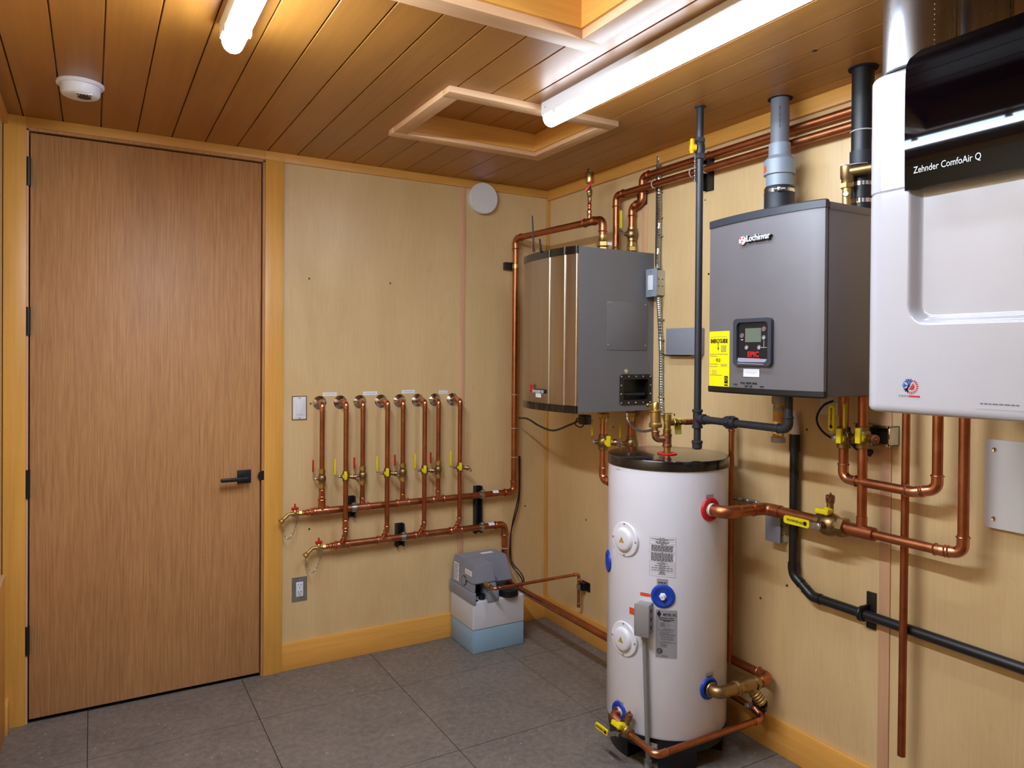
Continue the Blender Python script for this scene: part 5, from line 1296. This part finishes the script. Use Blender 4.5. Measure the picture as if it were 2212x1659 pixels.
def ring(px, py, ro, ri, h, mat, name, plug=None):
    p, a = tank_hit(px, py); d_ = V((math.cos(a), math.sin(a), 0))
    return p, a, d_, th.part(name, MB().lathe(p-d_*.012, d_, [(0, ro), (.010, ro), (.014+h*.5, ro*.97), (.014+h, ro*.86), (.014+h, ri*1.1), (.012, ri)], 36), mat)
# red collar at the outlet, blue collars
pr, ar = V((XT, TCY-TR, .944)), -PI/2
def collar(a, z, ro, ri, mat):
    p = tp(a, z); d_ = V((math.cos(a), math.sin(a), 0))
    return th.part('port_collar', MB().lathe(p-d_*.012, d_, [(0, ro), (.012, ro), (.016, ro*.96), (.0185, ro*.84), (.0185, ri*1.3), (.0128, ri*1.0), (.0126, ri*.9), (.0126, 0)], 40), mat)
collar(-PI/2, .944, .044, .028, 'red_ring')
collar(-PI/2, .29, .041, .024, 'blue_ring')
collar(PI, .158, .041, .024, 'blue_ring')
pb_, ab = tank_hit(1432, 1288)
collar(ab, pb_.z, .0435, .024, 'blue_ring')
d_ = V((math.cos(ab), math.sin(ab), 0)); th.part('plug', MB().hexn(pb_-d_*.006, d_, .0135, 0, .012).lathe(pb_, d_, [(.004, .009), (.022, .008), (.022, .003), (.018, 0)], 14), 'white_plastic')
pg, ag = tank_hit(1316, 1240); collar(math.radians(152), .70, .0435, .024, 'blue_ring')
# heater element covers
for px, py in ((1344, 1163), (1344, 1378)):
    p, a = tank_hit(px, py); a = math.radians(-174); z = p.z; p = tp(a, z); d_ = V((math.cos(a), math.sin(a), 0))
    cv = th.part('element_cover', MB().lathe(p-d_*.02, d_, [(0, .065), (.021, .065), (.024, .062), (.025, .045), (.030, .0435), (.036, .039), (.038, .033), (.038, 0)], 44), 'white_plastic')
    F = frame(p+d_*.0185, (d_.cross(V((0, 0, -1)))), (0, 0, 1))
    mb = MB(F); mb.add([(-.012, -.009, 0), (.012, -.009, 0), (0, .012, 0)], [(0, 1, 2)]); w1 = th.part('warning_sign', mb, 'ink_black', cv, smooth=0)
    mb = MB(F); mb.add([(-.0095, -.0075, .0004), (.0095, -.0075, .0004), (0, .0092, .0004)], [(0, 1, 2)]); th.part('warning_sign', mb, 'yellow_amber', cv, smooth=0)
    mb = MB(F); mb.box(-.001, .001, -.003, .004, .0005, .0007).box(-.001, .001, -.006, -.0042, .0005, .0007); th.part('warning_sign', mb, 'ink_black', cv, smooth=0)
    for k in range(4):
        an = PI/2*k; q = p+d_*.004+d_.cross(V((0, 0, -1)))*.058*math.cos(an)+V((0, 0, .058*math.sin(an))); th.part('screw', MB().lathe(q, d_, [(-.001, .0045), (.002, .0035), (.002, 0)], 8), 'conduit_grey', cv)
# instruction sheet, name plate, orange tags, port labels
(p0, a0), (p1, a1) = tank_hit(1402, 1200), tank_hit(1460, 1200)
z1, z0 = tank_hit(1430, 1160)[0].z, tank_hit(1430, 1246)[0].z
ac, zc = (a0+a1)/2, (z0+z1)/2; hw_, hh = abs(a1-a0)*TR/2, (z1-z0)/2
sh = tpatch(a0, a1, z0, z1, .0006, 'instruction_sheet', 'white_plastic')
rows = []
rng = random.Random(5); L1 = [(.93, .2), (.88, .85), (.84, .5), (.80, .22), (.74, .5), (.71, .5), (.67, .4), (.62, .14)]+[(.56-.035*k, .82) for k in range(9)]+[(.22, .12)]+[(.17-.035*k, .84) for k in range(12)]+[(-.29, .2), (-.34, .4), (-.4, .22), (-.46, .56), (-.51, .2), (-.57, .8), (-.62, .2), (-.68, .78), (-.73, .15), (-.78, .2), (-.83, .2), (-.87, .28)]
tprint(ac, zc, [(hh*a, -hw_*b, hw_*b*rng.uniform(.9, 1)) for a, b in L1], .0011, .0022, 'ink_grey', par=sh)
mb = MB()
for v in (.985, .905, .78, .645, .6, .24, .2, -.265, -.315, -.37, -.43, -.485, -.54, -.595, -.65, -.705, -.755, -.805, -.9, -.985):
    n = 8
    for k in range(n):
        b0, b1 = a0+(a1-a0)*(k/n*.99+.005), a0+(a1-a0)*((k+1)/n*.99+.005); z = zc+hh*v
        mb.quad(*[tp(b, z+s, TR+.001) for b, s in ((b0, -.0004), (b1, -.0004), (b1, .0004), (b0, .0004))])
for b in (a0+.012*(a1-a0), a1-.012*(a1-a0)): mb.quad(tp(b, z0, TR+.001), tp(b+.003, z0, TR+.001), tp(b+.003, z1, TR+.001), tp(b, z1, TR+.001))
th.part('ruled_lines', mb, 'ink_pale', sh, smooth=0)
(p0, a0), (p1, a1) = tank_hit(1416.5, 1368), tank_hit(1462.5, 1368)
z1, z0 = tank_hit(1440, 1318)[0].z, tank_hit(1440, 1422)[0].z
ac, zc = (a0+a1)/2, (z0+z1)/2; hw_, hh = abs(a1-a0)*TR/2, (z1-z0)/2
npl = tpatch(a0, a1, z0, z1, .0007, 'name_plate', 'sticker_grey')
def tlet(s, size, x, y, mat, par, **k):
    me = text_mesh(s, size, None, wrap=twrap(ac+x/TR, zc+y, .0011), **k); me.transform(Matrix.Translation(-th.loc)); th.part('lettering', me, mat, par, smooth=0)
tlet('MESTEK, INC.', .0135, .0125, hh*.80, 'ink_black', npl, sx=.62, bold=.0002)
mb = MB(); x_, y_ = -hw_*.70, hh*.82
mb.quad(*[tp(ac+(x_+a)/TR, zc+y_+b, TR+.0012) for a, b in ((0, -.013), (.008, 0), (0, .013), (-.008, 0))]); th.part('diamond_mark', mb, 'ink_black', npl, smooth=0)
tprint(ac, zc, [(hh*.67, -hw_*.7, hw_*.7), (hh*.59, -hw_*.66, hw_*.72), (hh*.54, -hw_*.3, hw_*.4)], .0012, .0032, 'ink_black', u=.6, par=npl)
tprint(ac, zc, [(hh*(.47-.034*k), -hw_*.55, -hw_*.1) for k in range(6)]+[(hh*.46, 0, hw_*.15), (hh*.39, -.0, hw_*.45), (hh*.32, 0, hw_*.25)]+[(hh*v, -hw_*b, hw_*c) for v, b, c in ((.23, .2, .4), (.19, .4, .75), (.155, .75, .6), (.09, .55, .6), (.05, .55, .3), (-.0, .65, .8), (-.04, .65, .85), (-.1, .55, .75), (-.14, .5, .65), (-.2, .5, .7), (-.24, .5, .7), (-.32, .4, .4), (-.355, .65, .9), (-.42, .55, .1), (-.46, .55, .1), (-.5, .5, 0), (-.53, .5, .1), (-.93, .4, .15), (-.9, .4, .1))], .0012, .0022, 'ink_grey', u=.7, par=npl)
mb = MB(); x_, y_ = -hw_*.62, -hh*.72
for k in range(16):
    t0, t1 = 2*PI*k/16, 2*PI*(k+1)/16
    mb.quad(*[tp(ac+(x_+r_*math.cos(t_))/TR, zc+y_+r_*math.sin(t_), TR+.0012) for t_, r_ in ((t0, .0075), (t0, .0105), (t1, .0105), (t1, .0075))])
for a, b, c, e in ((-.004, -.002, -.005, .005), (0, .002, -.005, .005), (.003, .006, -.004, .004)): mb.quad(*[tp(ac+(x_+u)/TR, zc+y_+v, TR+.0012) for u, v in ((a, c), (b, c), (b, e), (a, e))])
th.part('seal_mark', mb, 'ink_black', npl, smooth=0)
for q0, q1, r0, r1 in ((1383, 1405, 1279, 1290), (1360, 1374, 1311, 1330)):
    (p0, a0), (p1, a1) = tank_hit(q0, r0), tank_hit(q1, r1); s = tpatch(a0, a1, p1.z, p0.z, .0007, 'orange_tag', 'sticker_orange')
    ac, zc = (a0+a1)/2, (p0.z+p1.z)/2; tprint(ac, zc, [(.006, -.014, .014), (-.004, -.014, .01)], .0012, .0018, 'ink_red', par=s)
for q0, q1, r0, r1 in ((1525, 1541, 1067, 1082), (1419, 1443, 1252, 1262), (1524, 1541, 1453, 1464), (1333, 1347, 1514, 1527)):
    (p0, a0), (p1, a1) = tank_hit(q0, r0), tank_hit(q1, r1); a0 += 2*PI*(a0 < 0); a1 += 2*PI*(a1 < 0); zm = (p0.z+p1.z)/2; s = tpatch(a0, a1, zm-.011, zm+.011, .0007, 'port_label', 'sticker_grey')
    ac, zc = (a0+a1)/2, zm; hw_ = abs(a1-a0)*TR*.36; tprint(ac, zc, [(-.003, -hw_, hw_)], .0012, .004, 'ink_black', par=s)
(p0, a0) = tank_hit(1336, 1014); tprint(a0, p0.z, [(0, -.014, .014)], .0006, .003, 'ink_pale')
# junction box and conduit on the tank
(pj, aj) = tank_hit(1396, 1331); d_ = V((math.cos(aj), math.sin(aj), 0)); sx_ = V((0, 0, 1)).cross(d_)
pj = tp(aj, pj.z, TR)
F = frame(pj, sx_, (0, 0, 1))
mb = MB(F); mb.box(-.026, .026, -.056, .054, -.008, .046, .004); jb = th.part('junction_box', mb, 'box_steel')
mb = MB(F); mb.box(-.028, .028, -.060, .056, .046, .050, .003); th.part('box_cover', mb, 'box_steel', jb)
mb = MB(F); mb.lathe((0, -.05, .050), (0, 0, 1), [(0, .003), (.002, .002)], 8); th.part('screw', mb, 'chrome', jb)
for k in (-.03, 0, .03):
    mb = MB(F); mb.cyl((.0255, k, .022), (.0265, k, .022), .008, n=12); th.part('knockout', mb, 'black_plastic', jb)
mb = MB(F); zb_l = -pj.z
mb.cyl((0, -.058, .018), (0, -.078, .018), .0115); mb.cyl((0, -.06, .018), (.018, zb_l+.035, .018), .0085); th.part('conduit', mb, 'conduit_grey')
mb = MB(F); mb.box(-.012, .05, zb_l+.082, zb_l+.10, .006, .009, .002); mb.torus((.015, zb_l+.091, .018), (0, 1, 0), .0105, .003, 18, 6); mb.lathe((.042, zb_l+.091, .009), (0, 0, 1), [(0, .007), (.004, .006), (.004, 0)], 10); mb.lathe((-.008, zb_l+.091, .009), (0, 0, 1), [(0, .006), (.004, .005), (.004, 0)], 10); th.part('conduit_strap', mb, 'chrome')
mb = MB(F); mb.cyl((.018, zb_l+.04, .018), (.018, zb_l+.002, .018), .013); th.part('floor_coupling', mb, 'conduit_grey')

# ---------------------------------------------------------------- fittings on the lid
pl = PZ(1441, 979, ZLT+.003); px_, py_ = pl.x, pl.y
ztop = lambda py: PX(1441, py, px_).z
th = Thing('tank_top_fitting', 'bronze fitting with air vent and relief valve on the tank lid', 'pipe fitting', (px_, py_, ZLT))
Lf = -RT.copy(); Lf.z = 0; Lf.normalize()
th.part('lid_collar', MB().lathe((px_, py_, ZLT+.001), (0, 0, 1), [(0, .038), (.003, .038), (.005, .034), (.004, .022), (.001, .02)], 36), 'red_ring')
th.part('nipple', MB().cyl((px_, py_, ZLT), (px_, py_, ztop(962)), .0135), 'brass')
tcz = ztop(948)
mb = MB().lathe((px_, py_, ztop(966)), (0, 0, 1), [(0, .0155), (.002, .0185), (.010, .0185), (.012, .0165), (ztop(937)-ztop(966)-.012, .0165), (ztop(937)-ztop(966)-.01, .0185), (ztop(937)-ztop(966), .0185)], 22)
mb.tube(bend([V((px_, py_, tcz)), V((px_, py_, tcz))+Lf*.046, V((px_, py_, ztop(930)))+Lf*.046], .024, 7), .0145, 18); mb.torus(V((px_, py_, ztop(932)))+Lf*.046, (0, 0, 1), .0155, .003, 20, 6)
th.part('bronze_tee', mb, 'bronze_red')
q = V((px_, py_, 0))+Lf*.046; z0 = ztop(931)
va = th.part('air_separator', MB().lathe((q.x, q.y, z0), (0, 0, 1), [(0, .011), (.012, .011), (.014, .024), (.018, .0255), (.028, .0255), (.032, .021), (.072, .021), (.075, .0245), (.08, .0245), (.084, .016), (.108, .016), (.112, .013)], 26), 'brass')
th.part('vent_cap', MB().cyl((q.x, q.y, z0+.1), V((q.x, q.y, z0+.1))+Lf*.026, .005, n=10).ball(V((q.x, q.y, z0+.1))+Lf*.03, .0085, 12), 'bronze', va)
z1 = ztop(937)
rv = th.part('relief_valve', MB().lathe((px_, py_, z1), (0, 0, 1), [(0, .0145), (.006, .0165), (.018, .0165), (.02, .0135), (.05, .014), (.052, .0165), (.075, .0165), (.078, .013)], 20), 'brass')
zo = z1+.044; do = V((-.05-px_, -1.437-py_, 0)).normalized()
th.part('outlet', MB().cyl((px_, py_, zo), V((px_, py_, zo))+do*.03, .013).hexn(V((px_, py_, zo))+do*.026, do, .0155, 0, .016).hexn(V((px_, py_, zo))+do*.05, do, .012, 0, .012).cyl(V((px_, py_, zo))+do*.03, V((px_, py_, zo))+do*.075, .0095), 'brass', rv)
mb = MB(frame((px_, py_, z1+.078), do, (0, 0, 1))); mb.box(-.012, .02, 0, .003, -.006, .006, .001); th.part('test_lever', mb, 'zinc', rv)
c = V((px_, py_, zo))+do*.04-(CAM-V((px_, py_, zo))).normalized()*.018
mb = MB(); sdr = do
vs_ = []
for k in range(7):
    for u in (-.012, .018): vs_.append(c+sdr*(u+.006*k/6)+V((0, 0, .018-.066*k/6))+(CAM-c).normalized()*(.006*math.sin(k/6*PI)))
mb.add(vs_, [(2*k, 2*k+1, 2*k+3, 2*k+2) for k in range(6)]); th.part('paper_tag', mb, 'tag_yellow', rv)
xd, yd = -.05, -1.437
th2 = Thing('relief_drain_pipe', 'copper drain pipe from the tank lid valve dropping down behind the tank', 'pipe', (xd, yd, .278))
zo2 = PX(1578, 916, xd).z
run(th2, [V((px_, py_, zo))+do*.075, (xd, yd, zo), (xd, yd, .278)], .0112, 'copper')
# drain valve at the foot of the tank
zd = .120; xl = -.572
th = Thing('tank_drain_line', 'copper drain line with yellow valves around the foot of the tank', 'pipe', (xl, -1.5, zd))
th.part('elbow', MB().tube(bend([(-.535, -1.354, .158), (xl-.004, -1.354, .155), (xl, -1.40, zd+.022)], .03, 8), .0165, 16).torus((-.55, -1.354, .158), (1, 0, 0), .0175, .0035, 18, 6), 'copper')
th.part('collar_nut', MB().cyl((-.54, -1.354, .158), (-.552, -1.354, .158), .02), 'white_plastic')
lever_valve(th, (xl, -1.43, zd+.012), (0, 1, -.0), (-1, 0, -.1), .0145, 'yellow_plastic', .075, gw=.0115, rise=1.6, out=1.6, nuts=None, purge=((.25, -.05, 1), (-.8, 0, .3), (0, 1, 0), .9), brand=1)
run(th, [(xl, -1.45, zd+.008), (xl, -1.598, zd), (-.045, -1.604, zd+.003), (-.045, -1.565, zd+.022), (-.045, -1.40, zd+.03)], .0118, 'copper', emat='copper_bright', press=False, R=.03)
pc = PX(1634, 1536, -.045)
clamp(th, (-.045, -1.545, zd+.024), (0, 1, 0), .0118, up=(-.9, 0, .3))
th.part('wall_bracket', MB().box(-.035, -.0155, -1.585, -1.54, zd-.002, zd+.05).box(-.045, 0, -1.585, -1.555, zd+.03, zd+.05), 'black_plastic')
# small leftovers on the ceiling: pipe to the roof beside the lamp has a dark knot in the boards
p = PZ(1760, 110, H-.0005)
ce.part('wood_knot', MB().lathe((p.x, p.y, H+.0002), (0, 0, -1), [(0, .008), (.0006, .007), (.0006, 0)], 10), 'black_hole')
